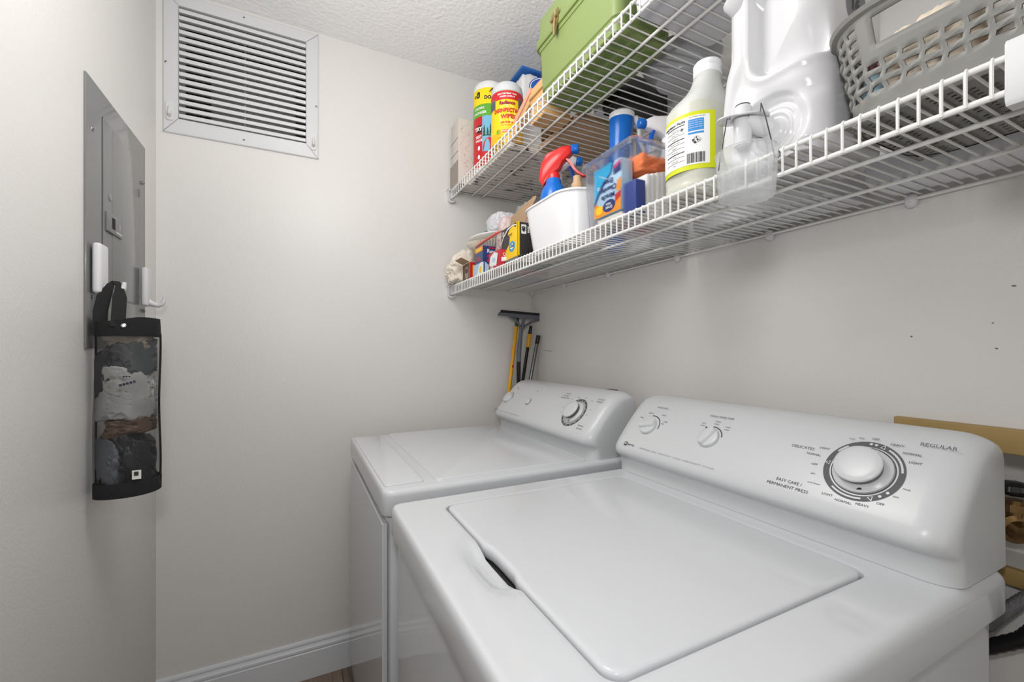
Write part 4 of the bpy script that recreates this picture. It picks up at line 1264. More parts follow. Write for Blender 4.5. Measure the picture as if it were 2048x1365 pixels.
def sect(rr_, h, n=48):
    t = max(0, (h - .175) / .077)
    cx, cy = vx + .0175 * t, vy - .0095 * t
    out = []
    for j in range(n):
        a = 2 * PI * j / n
        k = 1 + .045 * (math.cos(4 * a) if t < .5 else 0) * -1 * (1 - t)
        q = rr_ * k
        # hand grip pressed in on the left while the shoulder narrows
        if .1 < t < .95:
            side = max(0, math.cos(a - 2.25))
            q *= 1 - .22 * side * math.sin((t - .1) / .85 * PI)
        out.append((cx + q * math.cos(a), cy + q * math.sin(a), DL + h * .915))
    return out


b = MB(); b.loft([sect(*p) for p in prof], 0, True, True, False); b.build('filled_body', liq, r, angle=60)
b = MB(); b.loft([sect(*p) for p in prof2], 0, True, False, True); b.build('shoulder', vin, r, angle=60)
b = MB(); b.lathe([(.0225, .250), (.0245, .252), (.0245, .262), (.0235, .264), (.0245, .266), (.0245, .273), (.0225, .2755), (.0001, .276)], (vx + .0175, vy - .0095, DL - .0215), (0, 0, 1), 48, fn=lambda a, h: 1 + .008 * math.cos(40 * a)); b.build('screw_cap', white_gloss, r)
b = MB(); RL = .0546
f = fcyl(vx, vy, RL, DL + .098, 0); f2 = fcyl(vx, vy, RL + .0004, DL + .098, 0); f3 = fcyl(vx, vy, RL + .0008, DL + .098, 0)
patch(b, f, -.085, .032, -.060, .060, 0, 40, 1)
patch(b, f2, -.085, .022, -.050, .052, 1, 40, 1)
patch(b, f3, -.014, .012, .020, .044, 2, 8, 1)
patch(b, f3, -.014, .012, .013, .017, 2, 8, 1)
bars(b, f3, -.016, .014, -.047, -.026, 3, 9)
b.text('♻', .014, f3, 3)
for k in range(3):
    a = 2.09 * k
    pl(b, lambda u, v: fcyl(vx, vy, RL + .0008, DL + .098, 0)(u, v), [(.0055 * math.cos(a + d) - .002, .0055 * math.sin(a + d) - .002) for d in (0, .5, 1.0)] + [(.0030 * math.cos(a + d) - .002, .0030 * math.sin(a + d) - .002) for d in (1.0, .5, 0)], 3)
b.text('Nutrition Facts', .0078, fcyl(vx, vy, RL + .0008, DL + .142, -.78), 3, bold=.0003)
for k in range(9):
    patch(b, f3, -.060, -.020, .038 - k * .0095 - (.0012 if k % 3 == 0 else 0), .0388 - k * .0095, 3, 14, 1)
    b.text(('Calories', 'Total Fat', 'Sodium', 'Total Carb', 'Sugars', 'Protein', 'Iron', 'Calcium', '0%')[k], .0050, fcyl(vx, vy, RL + .0008, DL + .098 + .033 - k * .0095, -.72), 3)
b.text('0', .0085, fcyl(vx, vy, RL + .0008, DL + .126, -.45), 3, bold=.0004)
for k in range(4):
    b.text('reduced with water to', .0030, fcyl(vx, vy, RL + .0012, DL + .138 - k * .0045, 0), 1)
b.text('DISTRIBUTED BY', .0036, fcyl(vx, vy, RL + .0008, DL + .1465, .02), 3)
b.v = [(x, y, DL + .090 + (z - DL - .098) * .84) for x, y, z in b.v]
printed(b, 'label', [mat('lime_label', (206, 212, 28), .45), c_white, mat('label_blue', (60, 140, 210), .45), c_black], r)

# big white laundry detergent jug lying as a dispenser
jx0, jx1, jy0, jy1, jz0, jz1 = .612, .800, .3260, .4830, DL, 1.842
jug_m = mat('glossy_white_jug', (214, 214, 216), .17, sss=.05)
r = thing('detergent_jug', 'large glossy white laundry detergent jug with moulded handle and a dispensing tap', 'detergent jug', ((jx0 + jx1) / 2, (jy0 + jy1) / 2, jz0))


def sm(x, a, c):
    t = max(0, min(1, (x - a) / (c - a)))
    return t * t * (3 - 2 * t)


def jugface(y, z):
    """depth pressed into the front, metres; y, z world"""
    d = 0
    # big sunken grip panel with a rounded lower left corner
    a_, c_ = .4235 - y, z - 1.634
    if a_ < .034 and c_ < .034:
        e = .034 - math.hypot(.034 - a_, .034 - c_)
    else:
        e = min(a_, c_)
    d += .022 * sm(e, -.001, .006)
    d += -.0035 * math.exp(-((e + .006) / .006) ** 2)
    # the panel comes back out to the right and towards its middle
    d -= .018 * sm(e, .006, .075)
    # valley sweeping under the panel to the right
    g = z - (1.606 - (.42 - y) * .22)
    d += .006 * math.exp(-(g / .012) ** 2) * sm(.42 - y, 0, .03)
    # round dish for the tap with concentric steps
    q = math.hypot(y - .3940, z - 1.5540)
    d += .015 * (1 - sm(q, .040, .053))
    for r0, am, wd_ in ((.0425, .0050, .0035), (.0335, .0040, .003), (.0255, .0035, .0028)):
        d -= am * math.exp(-((q - r0) / wd_) ** 2) * sm(.415 - y + (1.56 - z) * .3, -.012, .012)
    d -= .006 * (1 - sm(q, .012, .020))
    # groove left of the dish running up beside the grip
    e3 = (y - .4570) * .92 + (z - 1.615) * .34
    d += .010 * math.exp(-(e3 / .011) ** 2) * sm(z, 1.560, 1.60) * (1 - sm(z, 1.64, 1.69))
    return d


NZ, NP = 170, 0
loops = []
for i in range(NZ + 1):
    t = i / NZ
    z = jz0 + (jz1 - jz0) * t
    # silhouette: rounded foot, waist at the grip, rounded shoulders
    ins = .014 * (1 - sm(z, jz0, jz0 + .016)) + .050 * sm(z, jz1 - .05, jz1) ** 1.5
    left = .010 * sm(z, 1.66, 1.70) + .010 * sm(z, 1.60, 1.66) * 0 + .008 * (1 - sm(z, jz0, 1.56))
    bulge = .006 * math.sin(PI * min(1, max(0, (z - jz0) / .15)))
    L_ = rrect(jx0 + ins * .6, jx1 - ins * .6, jy0 + ins, jy1 - ins - left + bulge, .040 - ins * .3, z, 16, 110)
    out = []
    for x, y, zz in L_:
        fr_ = max(0, 1 - (x - (jx0 + ins * .6)) / .034)
        out.append((x + jugface(y, zz) * sm(fr_, 0, .8), y, zz))
    loops.append(out)
b = MB(); b.loft(loops, 0, True, True, True); b.build('jug_body', jug_m, r, angle=85)
b = MB(); ax = Vector((-.62, .38, .68)); cc = Vector((.640, .4330, 1.772))
b.lathe([(.022, -.03), (.023, .010), (.0275, .011), (.0285, .016), (.0285, .034), (.026, .038), (.0001, .039)], cc, ax, 56, fn=lambda a, h: 1 + (.010 * math.cos(36 * a) if h > .02 else 0)); b.build('vent_cap', jug_m, r)
b = MB()
tx, ty = .5935, .4210
b.lathe([(.0118, 0), (.0124, .004), (.0124, .055), (.0105, .058)], (tx, ty, 1.5370), (0, 0, 1), 32)
b.lathe([(.0085, .0), (.0085, .02)], (tx, ty, 1.5365), (0, 0, 1), 24)
b.tube([(tx + .002, ty - .002, 1.575), (.628, .402, 1.562)], .0135, 20)
tp = b.build('tap', jug_m, r)
b = MB()
b.grid(lambda u, v: (tx + (.0124 + (.012 + .012 * abs(math.cos(2 * PI * u + .9)) ** 2) * v) * math.cos(2 * PI * u), ty + (.0124 + (.012 + .010 * abs(math.cos(2 * PI * u + .9)) ** 2) * v) * math.sin(2 * PI * u), 1.5790 + .004 * v * math.cos(2 * PI * u - 1)), 48, 3, 0)
fl = b.build('push_flange', jug_m, tp)
sl = fl.modifiers.new('thickness', 'SOLIDIFY'); sl.thickness = .0022
b = MB(); b.lathe([(.0100, .0582), (.0102, .0600), (.0085, .0606), (.0001, .0607)], (tx, ty, 1.5370), (0, 0, 1), 28); b.build('tap_mouth_shade', mat('dark_grey_mouth', (70, 70, 72), .5), tp)  # dark disc paints the shade inside the tube's open top
b = MB(); b.lathe([(.030, 0), (.030, .0006)], (.702, .3256, 1.716), (0, -1, 0), 40, sx=.85); b.build('round_sticker', c_gry, r)
b = MB(); b.text('16', .024, fy(.3246, .698, 1.716), 0, bold=.0012); printed(b, 'sticker_print', [c_black], r)

# measuring cup hung under the tap
r = thing('measuring_cup', 'clear plastic measuring cup hanging from a wire under the detergent tap', 'cup', (.547, .3815, 1.4405))
b = MB(); cx, cy = .5415, .3790
b.lathe([(.0001, .0005), (.0325, .0), (.0345, .0025), (.0375, .0600), (.0388, .0610), (.0388, .0620), (.0370, .0620), (.0335, .0035), (.0320, .0020), (.0001, .0022)], (cx, cy, 1.4370), (0, 0, 1), 64, cap=False); b.build('cup_body', mat('cup_plastic', (236, 238, 240), .12, trans=.75, ior=1.12, alpha=.42), r)
wm = mat('thin_steel_wire', (90, 90, 92), .3, metal=.8)
b = MB(); R_ = Vector((.8955, -.445, 0)); C_ = Vector((cx, cy, 0))
pz = lambda s_, z: C_ + R_ * s_ + Vector((0, 0, z))
b.tube([Vector((tx + .014, ty - .018, 1.579)), pz(.020, 1.566), pz(.026, 1.548), pz(.030, 1.532), pz(.034, 1.516), pz(.0370, 1.5005), pz(.0392, 1.493), pz(.0435, 1.4925), pz(.0455, 1.499), pz(.0430, 1.504)], .0008, 8); b.build('wire_hanger', wm, r)
b = MB(); b.tube([Vector((tx - .018, ty + .008, 1.576)), pz(-.026, 1.545), pz(-.031, 1.515), pz(-.0345, 1.498), pz(-.0375, 1.475)], .0008, 8); b.build('wire_hanger', wm, r)

# grey woven-look basket
gb = mat('grey_basket_plastic', (128, 127, 123), .45)
kx0, kx1, ky0, ky1, kz0, kz1 = .598, .842, -.040, .3215, 1.5145, 1.6330
r = thing('plastic_basket', 'grey woven-look plastic basket at the near end of the lower shelf', 'basket', (.72, .14, DL))
H = kz1 - kz0


def kloop(z, d=0.0):
    t = (z - kz0) / H
    ins = .019 * (1 - t) + d
    return rrect(kx0 + ins, kx1 - ins, ky0 + ins, ky1 - ins, .062 - ins * .5, z, 24, 60)


base_loop = kloop(kz1)
per = [0]
for i in range(len(base_loop)):
    a_, c_ = base_loop[i], base_loop[(i + 1) % len(base_loop)]
    per.append(per[-1] + math.hypot(a_[0] - c_[0], a_[1] - c_[1]))
PL = per[-1]


def kpt(s_, z, d=0.0):
    s_ = s_ % PL
    L_ = kloop(z, d)
    import bisect
    i = min(bisect.bisect_right(per, s_) - 1, len(L_) - 1)
    t = (s_ - per[i]) / (per[i + 1] - per[i])
    a_, c_ = L_[i], L_[(i + 1) % len(L_)]
    return (a_[0] + (c_[0] - a_[0]) * t, a_[1] + (c_[1] - a_[1]) * t, z)


ncell = 60
cs = PL / ncell
hs = [per[i] for i, p in enumerate(base_loop) if abs(p[0] - kx0) < .0005 and .190 < p[1] < .272]
ia, ib = int(min(hs) / cs), int(max(hs) / cs)
rows = [kz0 + .014 + i * .0150 for i in range(7)]
rows = [kz0 + .019 + i * (kz1 - .011 - kz0 - .019) / 7 for i in range(8)]
S_ = []
for i in range(ncell):
    S_ += [i * cs, i * cs + cs * .14, i * cs + cs * .28, i * cs + cs * .64]
Z_ = [(kz0, None), (kz0 + .008, None)]
for k in range(7):
    hgt = rows[1] - rows[0]
    Z_ += [(rows[k], (k, 'band')), (rows[k] + hgt * .52, (k, 'slot'))]
Z_ += [(rows[7], None), (kz1 - .004, None), (kz1, None)]
b = MB()
nS, nZ = len(S_), len(Z_)
vs_ = []
for zi, (z, info) in enumerate(Z_):
    for si, s_ in enumerate(S_):
        col = si // 4
        row = (zi - 2) // 2
        wv = .0012 * (1 if (row + col) % 2 else -1) if 2 < zi < nZ - 4 and si % 4 in (0, 1, 2) and not (ia - 2 <= col <= ib + 2 and row > 2) else 0
        # round the corners of the handle opening
        zz = z
        vs_.append(kpt(s_, zz, wv))
fs = []
for zi in range(nZ - 1):
    info = Z_[zi][1]
    for si in range(nS):
        col, q = si // 4, si % 4
        slot = info is not None and info[1] == 'slot' and q in (2, 3)
        if ia - 1 <= col <= ib + 1 and info is not None:
            k = info[0]
            inside = ia <= col <= ib and k >= 4 and not (k == 4 and info[1] == 'band')
            slot = inside or (slot and k < 3)
        if not slot:
            s2 = (si + 1) % nS
            fs.append((zi * nS + si, zi * nS + s2, (zi + 1) * nS + s2, (zi + 1) * nS + si))
b.add(vs_, fs, 0)
o = b.build('woven_wall', gb, r, angle=50, flip=False)
sl = o.modifiers.new('thickness', 'SOLIDIFY'); sl.thickness = .0030; sl.offset = 0
b = MB(); b.loft([kloop(kz1 - .004, -.001), kloop(kz1 - .002, -.0055), kloop(kz1 + .003, -.0065), kloop(kz1 + .0055, -.003), kloop(kz1 + .0045, .0025), kloop(kz1 - .004, .0025)], 0, True, wrap=True); b.build('rim', gb, r)
b = MB(); b.loft([kloop(kz0 - .004, .002), kloop(kz0, -.0025), kloop(kz0 + .010, -.002), kloop(kz0 + .012, .001), kloop(kz0 + .0025, .003)], 0, True); b.build('foot_band', gb, r)
b = MB()
nx_, ny_ = 42, 66
gx = [kx0 + .020 + (kx1 - kx0 - .040) * i / nx_ for i in range(nx_ + 1)]
gy = [ky0 + .020 + (ky1 - ky0 - .040) * i / ny_ for i in range(ny_ + 1)]
vs_ = [(x, y, kz0 - .001) for y in gy for x in gx]
fs = [(j * (nx_ + 1) + i, j * (nx_ + 1) + i + 1, (j + 1) * (nx_ + 1) + i + 1, (j + 1) * (nx_ + 1) + i) for j in range(ny_) for i in range(nx_) if not (i % 2 == 1 and j % 3 == 1 and (j // 3 + i // 2) % 5 != 0)]
b.add(vs_, fs); o = b.build('perforated_base', gb, r, flip=False)
sl = o.modifiers.new('thickness', 'SOLIDIFY'); sl.thickness = .0018

# in the basket
b = MB(); crumple(b, (.700, .235, 1.585), (.050, .050, .050), 71, amp=.15, freq=2.2, sub=5); b.v = [(x, y, max(z, kz0 + .003)) for x, y, z in b.v]
tag(b.build('crumpled_paper_bag', mat('beige_paper', (222, 208, 188), .6, bump=.4, bscale=50), None, angle=80), 'beige and clear crumpled packaging seen through the basket handle', 'packaging')
r = bottle('small_bottle', 'small maroon and pale blue bottle in the basket beside the handle opening', 'bottle', (.675, .290, kz0 + .003), [(.013, 0), (.015, .003), (.015, .06), (.011, .072), (.009, .074)], mat('pale_blue_plastic', (168, 206, 226), .3))
b = MB(); b.lathe([(.012, .073), (.012, .098), (.009, .102), (.0001, .103)], (.675, .290, kz0 + .003), (0, 0, 1), 24); b.build('cap', mat('maroon_cap', (92, 30, 38), .35), r)
b = MB(); b.rbox(.640, .700, .040, .120, kz0 + .003, kz0 + .090, .004); tag(b.build('small_carton', mat('teal_navy_carton', (24, 78, 118), .4), None), 'dark blue carton at the right end of the basket', 'carton')
b = MB(); b.rbox(.640, .700, .125, .165, kz0 + .003, kz0 + .040, .006); tag(b.build('small_carton', mat('amber_carton', (214, 150, 20), .4), None), 'small amber yellow packet low in the basket', 'packet')
b = MB(); crumple(b, (.720, .150, 1.600), (.045, .045, .036), 75, amp=.2, freq=2.6); b.v = [(x, y, max(z, kz0 + .06)) for x, y, z in b.v]
tag(b.build('crumpled_plastic_bag', film_clear, None, angle=80), 'clear crumpled wrapper on top of the things in the basket', 'plastic bag')
b = MB(); b.rbox(.640, .668, .195, .262, kz0 + .003, kz0 + .030, .005); tag(b.build('small_carton', mat('lilac_carton', (178, 176, 200), .4), None), 'lilac packet at the bottom of the basket behind its wall', 'packet')

# pale goods pushed to the wall behind jug and basket
gry_p = mat('pale_grey_plastic', (206, 207, 210), .4)
r = tub('storage_bin', 'pale grey flat bin against the wall behind the detergent jug', 'bin', .832, .978, .42, .740, DL, 1.600, .010, .02, gry_p)
b = MB(); b.rbox(.870, .976, .100, .395, DL, 1.560, .012)
tag(b.build('paper_goods_pack', mat('white_pack', (222, 224, 228), .4, bump=.5, bscale=30), None), 'white wrapped pack against the wall behind the basket', 'packet')
b = MB(); b.rbox(.845, .976, .870, 1.240, DL, 1.600, .008)
tag(b.build('paper_goods_pack', mat('white_pack_far', (214, 214, 216), .5), None), 'white wrapped pack against the wall behind the white bin', 'packet')

# ================================================================== things on the upper shelf
marble = mat('marble_print', (206, 196, 186), .5)
nt = marble.node_tree
tc = nt.nodes.new('ShaderNodeTexCoord'); n1 = nt.nodes.new('ShaderNodeTexNoise'); n1.inputs['Scale'].default_value = 16; n1.inputs['Detail'].default_value = 5; n1.inputs['Distortion'].default_value = 1.2
cr = nt.nodes.new('ShaderNodeValToRGB'); e = cr.color_ramp.elements; e[0].position = .33; e[0].color = S(58, 56, 62); e[1].position = .42; e[1].color = S(204, 194, 184)
e2 = cr.color_ramp.elements.new(.62); e2.color = S(222, 214, 206)
nt.links.new(tc.outputs['Object'], n1.inputs['Vector']); nt.links.new(n1.outputs['Fac'], cr.inputs['Fac']); nt.links.new(cr.outputs['Color'], nt.nodes['Principled BSDF'].inputs['Base Color'])
beige = mat('pale_floral_card', (214, 206, 198), .6, mottled=.12, mscale=70)
r, bd = tbox('patterned_box', 'tall pale grey-brown patterned box in the far corner of the upper shelf', 'box', .589, .900, 1.682, 1.774, DU, 2.190, beige)
b = MB(); f = fx(.5885, 1.735, 2.00)
patch(b, f, -.050, .050, -.075, .020, 0)
for k in range(10):
    patch(b, fx(.5881, 1.735, 2.0), -.049 + k * .0108, -.0475 + k * .0108, -.072, .018, 1)
printed(b, 'panel_print', [mat('taupe_print', (176, 166, 156), .6), mat('taupe_lines', (120, 112, 106), .6)], bd); b = MB()
patch(b, fx(.5881, 1.735, 2.0), -.051, .051, .055, .057, 1); patch(b, fx(.5881, 1.735, 2.0), -.051, .051, .11, .112, 1)
printed(b, 'seam_print', [mat('taupe_print', (176, 166, 156), .6), mat('taupe_lines', (120, 112, 106), .6)], bd)
b = MB(); rr_ = random.Random(3)
for k in range(46):
    x, z = rr_.uniform(.600, .69), rr_.uniform(1.94, 2.18)
    a = rr_.uniform(0, PI); l_ = rr_.uniform(.004, .011)
    g = lambda u, v: (x + u * math.cos(a) - v * math.sin(a), 1.6815, z + u * math.sin(a) + v * math.cos(a))
    pl(b, g, [(-l_, 0), (0, .0007), (l_, 0), (0, -.0007)], 0)
printed(b, 'sprig_print', [mat('sprig_grey', (128, 112, 100), .6)], bd)
b = MB(); b.rbox(.640, .976, 1.305, 1.675, DU, 1.9400, .002)
tag(b.build('patterned_flat_box', marble, None), 'flat pale box with dark marbled print lying under the wipes and paper towels', 'box')

# paper towel pack
px_, py_, pr_ = .698, 1.610, .065
r = thing('paper_towel_pack', 'paper towel roll in red, green and yellow wrapping on the upper shelf', 'paper towels', (px_, py_, 1.9405))
b = MB(); z0_, z1_ = 1.9405, 2.285
b.lathe([(.055, 0), (pr_, .012), (pr_, .336), (.060, .354), (.047, .364), (.0001, .368)], (px_, py_, z0_), (0, 0, 1), 64, [0, 0, 0, 0, 0]); pb_ = b.build('roll', mat('towel_white', (238, 238, 238), .5), r, angle=60)
b = MB()
for v0, v1, mm in ((.015, .215, 0), (.215, .262, 1), (.262, .325, 2)):
    patch(b, fcyl(px_, py_, pr_ + .0006, z0_), -.16, .16, v0, v1, mm, 60)
f = lambda l=0: fcyl(px_, py_, pr_ + .0010 + l, z0_)
patch(b, f(), -.030, .030, .075, .215, 3, 16)
for k, (u, h) in enumerate(((-.022, .045), (-.008, .035), (.004, .050), (.016, .040))):
    for q in range(3):
        pl(b, f(.0004), [(u - .007 + q * .0015, .135 + q * h * .28), (u + .007 - q * .0015, .135 + q * h * .28), (u, .135 + h * .45 + q * h * .28)], 4)
ell(b, f(.0008), .000, .085, .028, .045, 0); ell(b, f(.0008), .022, .070, .022, .060, 0)
b.text('SPARK', .026, lambda u, v: f(.0014)(.016 - v, .105 + u), 5, bold=.001)
patch(b, f(.0012), .010, .030, .035, .125, 5, 6); patch(b, f(.0014), .014, .028, .045, .115, 6, 6)
b.text('8', .032, fcyl(px_, py_, pr_ + .001, z0_ + .300, -.74), 6, bold=.002); b.text('=', .02, fcyl(px_, py_, pr_ + .001, z0_ + .298, -1.0), 6, bold=.002)
b.text('DOU', .018, fcyl(px_, py_, pr_ + .001, z0_ + .286, -.02), 6, bold=.001); b.text('4', .03, fcyl(px_, py_, pr_ + .001, z0_ + .310, .12), 6, bold=.002)
b.text('STRONG', .013, fcyl(px_, py_, pr_ + .001, z0_ + .247, -.72), 5, bold=.0005); b.text('STRONGER', .013, fcyl(px_, py_, pr_ + .001, z0_ + .229, -.70), 5, bold=.0005)
patch(b, f(.0006), -.056, -.034, .150, .180, 6, 6); b.text('TRY', .020, fcyl(px_, py_, pr_ + .0024, z0_ + .165, -.74), 5, bold=.001)
b.text('BEST', .014, fcyl(px_, py_, pr_ + .001, z0_ + .135, -.72), 5, bold=.0006); b.text('VALUE', .012, fcyl(px_, py_, pr_ + .001, z0_ + .120, -.72), 5, bold=.0006)
ell(b, f(.0006), -.046, .090, .006, .009, 5); ell(b, f(.0006), -.046, .055, .006, .009, 5)
patch(b, f(), .008, .018, .226, .258, 5, 3)
bars(b, f(.0006), -.055, -.040, .020, .034, 5, 3)
printed(b, 'wrap_print', [c_red, c_grn, mat('bright_yellow', (252, 224, 16), .4), mat('sky_print', (120, 190, 222), .4), mat('pine_green', (24, 84, 50), .5), c_white, c_black], r)

# disinfectant wipes canister
wx, wy, wr = .6625, 1.372, .0565
wz = 1.9405
r = thing('wipes_canister', 'yellow and red disinfectant wipes canister with a grey-white lid', 'canister', (wx, wy, wz))
b = MB(); b.lathe([(.050, 0), (wr, .004), (wr, .178), (.0535, .181)], (wx, wy, wz), (0, 0, 1), 64); b.build('canister_body', c_yel, r)
b = MB(); b.lathe([(.0535, .181), (.0560, .183), (.0560, .196), (.0530, .209), (.0450, .219), (.0330, .2255), (.0001, .2270)], (wx, wy, wz), (0, 0, 1), 64); b.build('lid', mat('grey_white_lid', (206, 208, 212), .3), r)
b = MB(); F_ = lambda l=0, a=0, z=0: fcyl(wx, wy, wr + .0006 + l, wz + z, a)
patch(b, F_(), -.172, .172, .150, .1795, 0, 64); patch(b, F_(), -.172, .172, .004, .036, 5, 64)
patch(b, F_(.0003), -.080, -.045, .122, .156, 2, 12); patch(b, F_(.0003), .042, .082, .122, .160, 2, 12)
for k in range(7):
    patch(b, F_(.0006), -.078, -.047, .125 + k * .0042, .1268 + k * .0042, 3, 10); patch(b, F_(.0006), .044, .080, .125 + k * .0047, .127 + k * .0047, 3, 10)
b.text('KILLS THE VIRUS* THAT', .0066, F_(.0005, 0, .169), 1, bold=.0003); b.text('CAUSES COVID-19', .0066, F_(.0005, 0, .1595), 1, bold=.0003)
ell(b, F_(.0002), 0, .098, .030, .036, 6)
b.text('Radiance', .0165, F_(.0008, 0, .138), 4, bold=.0008, sx=.95)
b.text('DISINFECTANT', .0180, F_(.0008, .10, .112), 0, bold=.0008, sx=.90); b.text('WIPES', .0185, F_(.0008, .06, .091), 0, bold=.0008)
b.text('kills 99.9% of', .0080, F_(.0008, -.02, .071), 0, bold=.0003); b.text('viruses & bacteria*', .0058, F_(.0008, -.02, .062), 0)
ell(b, F_(.0004), -.030, .040, .007, .009, 7); ell(b, F_(.0006), -.035, .040, .005, .008, 8)
patch(b, F_(.0004), -.018, .014, .037, .047, 9, 8); b.text('LEMON SCENT', .0052, F_(.0008, -.04, .042), 1)
b.text('35 WET WIPES', .0050, F_(.0008, -.35, .020), 3)
printed(b, 'label_print', [c_red, c_white, c_gry, c_black, mat('deep_crimson', (150, 20, 60), .4), mat('gold_print', (246, 186, 20), .4), mat('pale_yellow_glow', (254, 232, 130), .4), c_org, c_grn, mat('salmon', (226, 132, 96), .4)], r)

# white package with a blue oval mark
r = thing('paper_goods_pack', 'white wrapped package with a blue oval logo behind the wipes', 'packet', (.83, 1.535, 1.9405))
b = MB(); crumple(b, (.830, 1.535, 2.130), (.064, .080, .185), 81, amp=.05, freq=1.6, sub=5, sq=1.4, fine=.3); b.v = [(x, y, max(z, 1.9405)) for x, y, z in b.v]
b.build('wrapping', mat('white_wrap', (228, 228, 230), .35, bump=.5, bscale=40), r, angle=80)
b = MB(); g0 = Vector((.738, 1.262, 0)); ax = Vector((.72, -.69, 0)).normalized(); nn = Vector((-.69, -.72, 0)).normalized()
gq = lambda l: (lambda u, v: tuple(Vector((.8200, 1.4440, 2.222)) + Vector((.8955, -.445, 0)) * u + Vector((-.445, -.8955, 0)) * (l + .0 - (u / .09) ** 2 * .012) + Vector((0, 0, v))))
ell(b, gq(.0006), .020, .030, .046, .034, 0, 36); ell(b, gq(.0012), .020, .030, .042, .030, 1, 36); ell(b, gq(.0018), .020, .030, .039, .027, 0, 36)
b.text('Angel', .022, gq(.0024), 1, bold=.001); b.v = [(x, y, z) for x, y, z in b.v]
printed(b, 'oval_mark', [mat('logo_blue', (28, 84, 178), .4), c_white], r)
b = MB(); b.rbox(.765, .895, 1.455, 1.612, 2.314, 2.326, .005)
b.build('blue_fold', mat('blue_band', (40, 100, 180), .35), r, angle=80)

# wooden box with a pinkish board
bam = mat('bamboo', (206, 164, 112), .5, mottled=.14, mscale=30)
r = thing('wooden_box', 'honey-coloured wooden box in front of the cardboard, beside the wipes', 'box', (.70, 1.165, DU))
b = MB(); b.rbox(.640, .735, 1.082, 1.160, DU, 2.000, .002); b.rbox(.648, .652, 1.0815, 1.0818, DU, 1.99, .0001, seg=1); b.build('box_body', bam, r)
b = MB(); b.rbox(.634, .740, 1.078, 1.1600, 2.0004, 2.016, .002); b.build('box_lid', bam, r)
b = MB()
b.prism([(.6385, 1.150, 2.0170), (.6385, 1.080, 2.0170), (.6385, 1.080, 2.030), (.6385, 1.150, 2.030)], (.095, 0, 0)); b.build('top_board', bam, r)
b = MB()
b.prism([(.636, 1.285, 1.928), (.636, 1.162, 1.9900), (.636, 1.162, 2.012), (.636, 1.290, 1.950)], (.018, 0, 0)); b.build('leaning_slat', bam, r)
b = MB()
b.prism([(.632, 1.250, 1.9700), (.632, 1.150, 2.0180), (.632, 1.150, 2.034), (.632, 1.262, 1.985)], (.010, 0, 0)); b.build('pink_slat', mat('pink_wood', (222, 160, 140), .5), r)
b = MB(); b.rbox(.748, .976, 1.062, 1.298, DU, 1.946, .002)
tag(b.build('cardboard_box', card, None), 'flat brown cardboard box lying behind and beside the wooden box', 'box')
b = MB(); b.rbox(.778, .835, 1.000, 1.028, DU, 1.965, .004)
tag(b.build('clear_tray', mat('ribbed_clear', (206, 208, 212), .2, bump=.8, bscale=50, alpha=.8), None), 'clear ribbed plastic tray between the wooden box and the toolbox', 'tray')

# green toolbox
tgx = mat('olive_green_plastic', (120, 136, 80), .38, bump=.05, bscale=300)
tx0, tx1, ty0, ty1, tz0, tz1 = .6015, .775, .712, 1.054, DU, 2.165
TX = (tx0, tx1, ty0 + .0, ty1)
r = thing('toolbox', 'olive green plastic toolbox with a brass latch on the upper shelf', 'toolbox', ((tx0 + tx1) / 2, (ty0 + ty1) / 2, tz0))
L_ = lambda d, z, rr=.022: rrect(tx0 + d, tx1 - d, ty0 + d, ty1 - d, rr, z, 10, 6)
b = MB()
b.loft([L_(.018, tz0), L_(.013, tz0 + .003), L_(.012, tz0 + .008), L_(.010, tz0 + .030), L_(.0065, tz0 + .033), L_(.0025, 2.060), L_(.0, 2.0605), L_(-.001, 2.070)], 0, True, True, True)
tb = b.build('toolbox_body', tgx, r, angle=35)
b = MB()
b.loft([L_(-.001, 2.0705), L_(-.005, 2.0710), L_(-.0065, 2.0735), L_(-.006, 2.091), L_(-.001, 2.094), L_(.001, 2.150), L_(.012, 2.163), L_(.03, 2.167)], 0, True, True, True)
b.build('toolbox_lid', tgx, r, angle=35)
b = MB(); brs = mat('latch_brass', (176, 156, 112), .3, metal=.9, mottled=.3, mscale=60)
yl = .945
b.prism([(tx0 - .0070, yl + .016, 2.1080), (tx0 - .0070, yl - .016, 2.1080), (tx0 - .0070, yl - .015, 2.076), (tx0 - .0070, yl - .008, 2.066), (tx0 - .0070, yl - .003, 2.050), (tx0 - .0070, yl + .006, 2.052), (tx0 - .0070, yl + .012, 2.070)], (-.003, 0, 0))
b.tube([(tx0 - .0115, yl - .015, 2.090), (tx0 - .0115, yl + .015, 2.090)], .0034, 10)
b.tube([(tx0 - .0105, yl - .006, 2.106), (tx0 - .0130, yl - .004, 2.072), (tx0 - .010, yl, 2.046)], .0028, 8)
b.rbox(tx0 - .0125, tx0 - .0095, yl - .010, yl + .010, 2.094, 2.104, .001)
b.build('latch', brs, r)
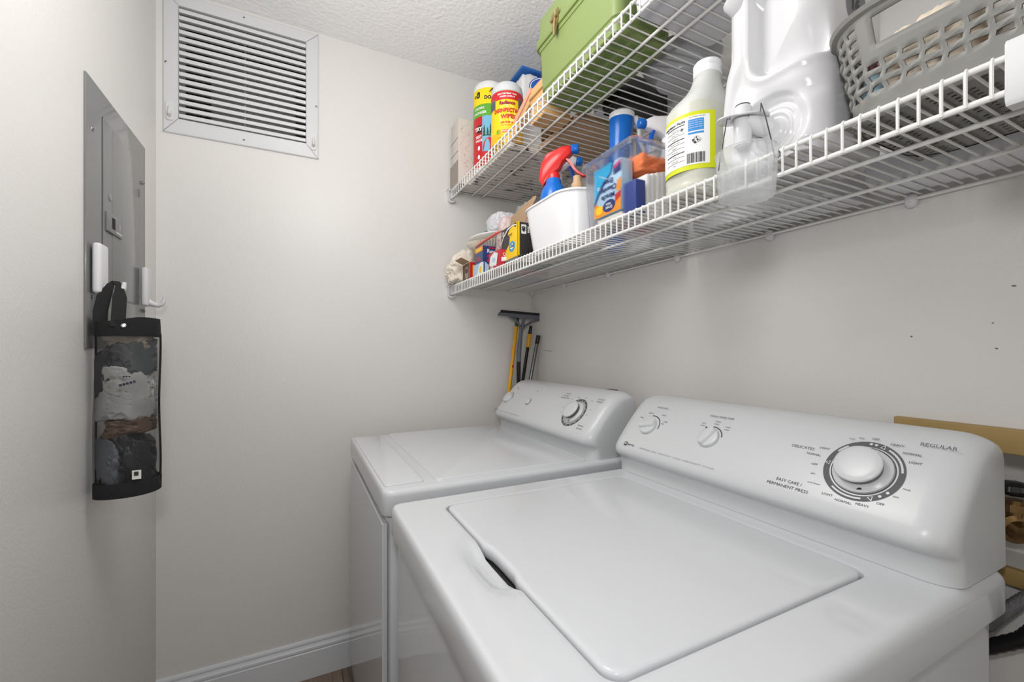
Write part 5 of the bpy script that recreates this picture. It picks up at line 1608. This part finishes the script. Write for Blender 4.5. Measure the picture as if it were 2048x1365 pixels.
for i in range(8):
    for j in range(3):
        b = MB() if (i, j) == (0, 0) else b
        y = ty0 + .035 + i * .036; x = tx0 + .026 + j * .043
        b.rbox(x, x + .035, y, y + .028, tz0 - .0003, tz0 + .0006, .0002, seg=1)
b.build('base_waffle', mat('dark_olive', (104, 128, 58), .45), tb)
# brown and black packet standing behind the toolbox
r = thing('snack_packet', 'brown and black packet with a barcode sticking up behind the toolbox', 'packet', (.755, 1.23, 1.9465))
b = MB(); b.prism([(.744, 1.272, 1.9465), (.744, 1.180, 1.9465), (.744, 1.180, 2.345), (.744, 1.190, 2.350), (.744, 1.200, 2.345), (.744, 1.270, 2.258), (.744, 1.274, 2.240)], (.022, 0, 0)); bd = b.build('carton', mat('chocolate_brown', (84, 62, 52), .35), r)
qk = lambda x_: (lambda u, v: (x_, 1.248 - u, 2.252 + v + u * 1.22))
b = MB(); patch(b, qk(.7436), -.012, .045, -.050, -.004, 0); patch(b, qk(.7432), -.006, .020, -.044, -.012, 1); bars(b, qk(.7428), -.004, .017, -.040, -.016, 0, 5); printed(b, 'packet_print', [c_black, c_white], bd)

# pale bins and bowls at the near end of the upper shelf
pale = mat('white_tub_plastic', (204, 205, 208), .32)
r = tub('storage_bin', 'white plastic bin on the upper shelf next to the toolbox', 'bin', .600, .862, .380, .700, DU, 2.080, .018, .030, pale)
r = thing('plastic_bowl', 'pale grey round plastic bowl seen from below on the upper shelf against the wall', 'bowl', (.885, .79, DU))
b = MB(); b.lathe([(.0001, .001), (.055, .0), (.060, .002), (.064, .010), (.086, .030), (.098, .056), (.100, .060), (.097, .060), (.084, .033), (.0001, .012)], (.8825, .800, DU), (0, 0, 1), 64, cap=False); b.build('bowl_shell', mat('silver_grey_plastic', (176, 178, 182), .25), r)
b = MB(); b.rbox(.790, .975, .925, 1.020, DU, 2.010, .010)
tag(b.build('black_bag', mat('black_bag_film', (24, 24, 26), .3, bump=.8, bscale=40), None), 'black plastic-wrapped bundle behind the toolbox on the upper shelf', 'bag')
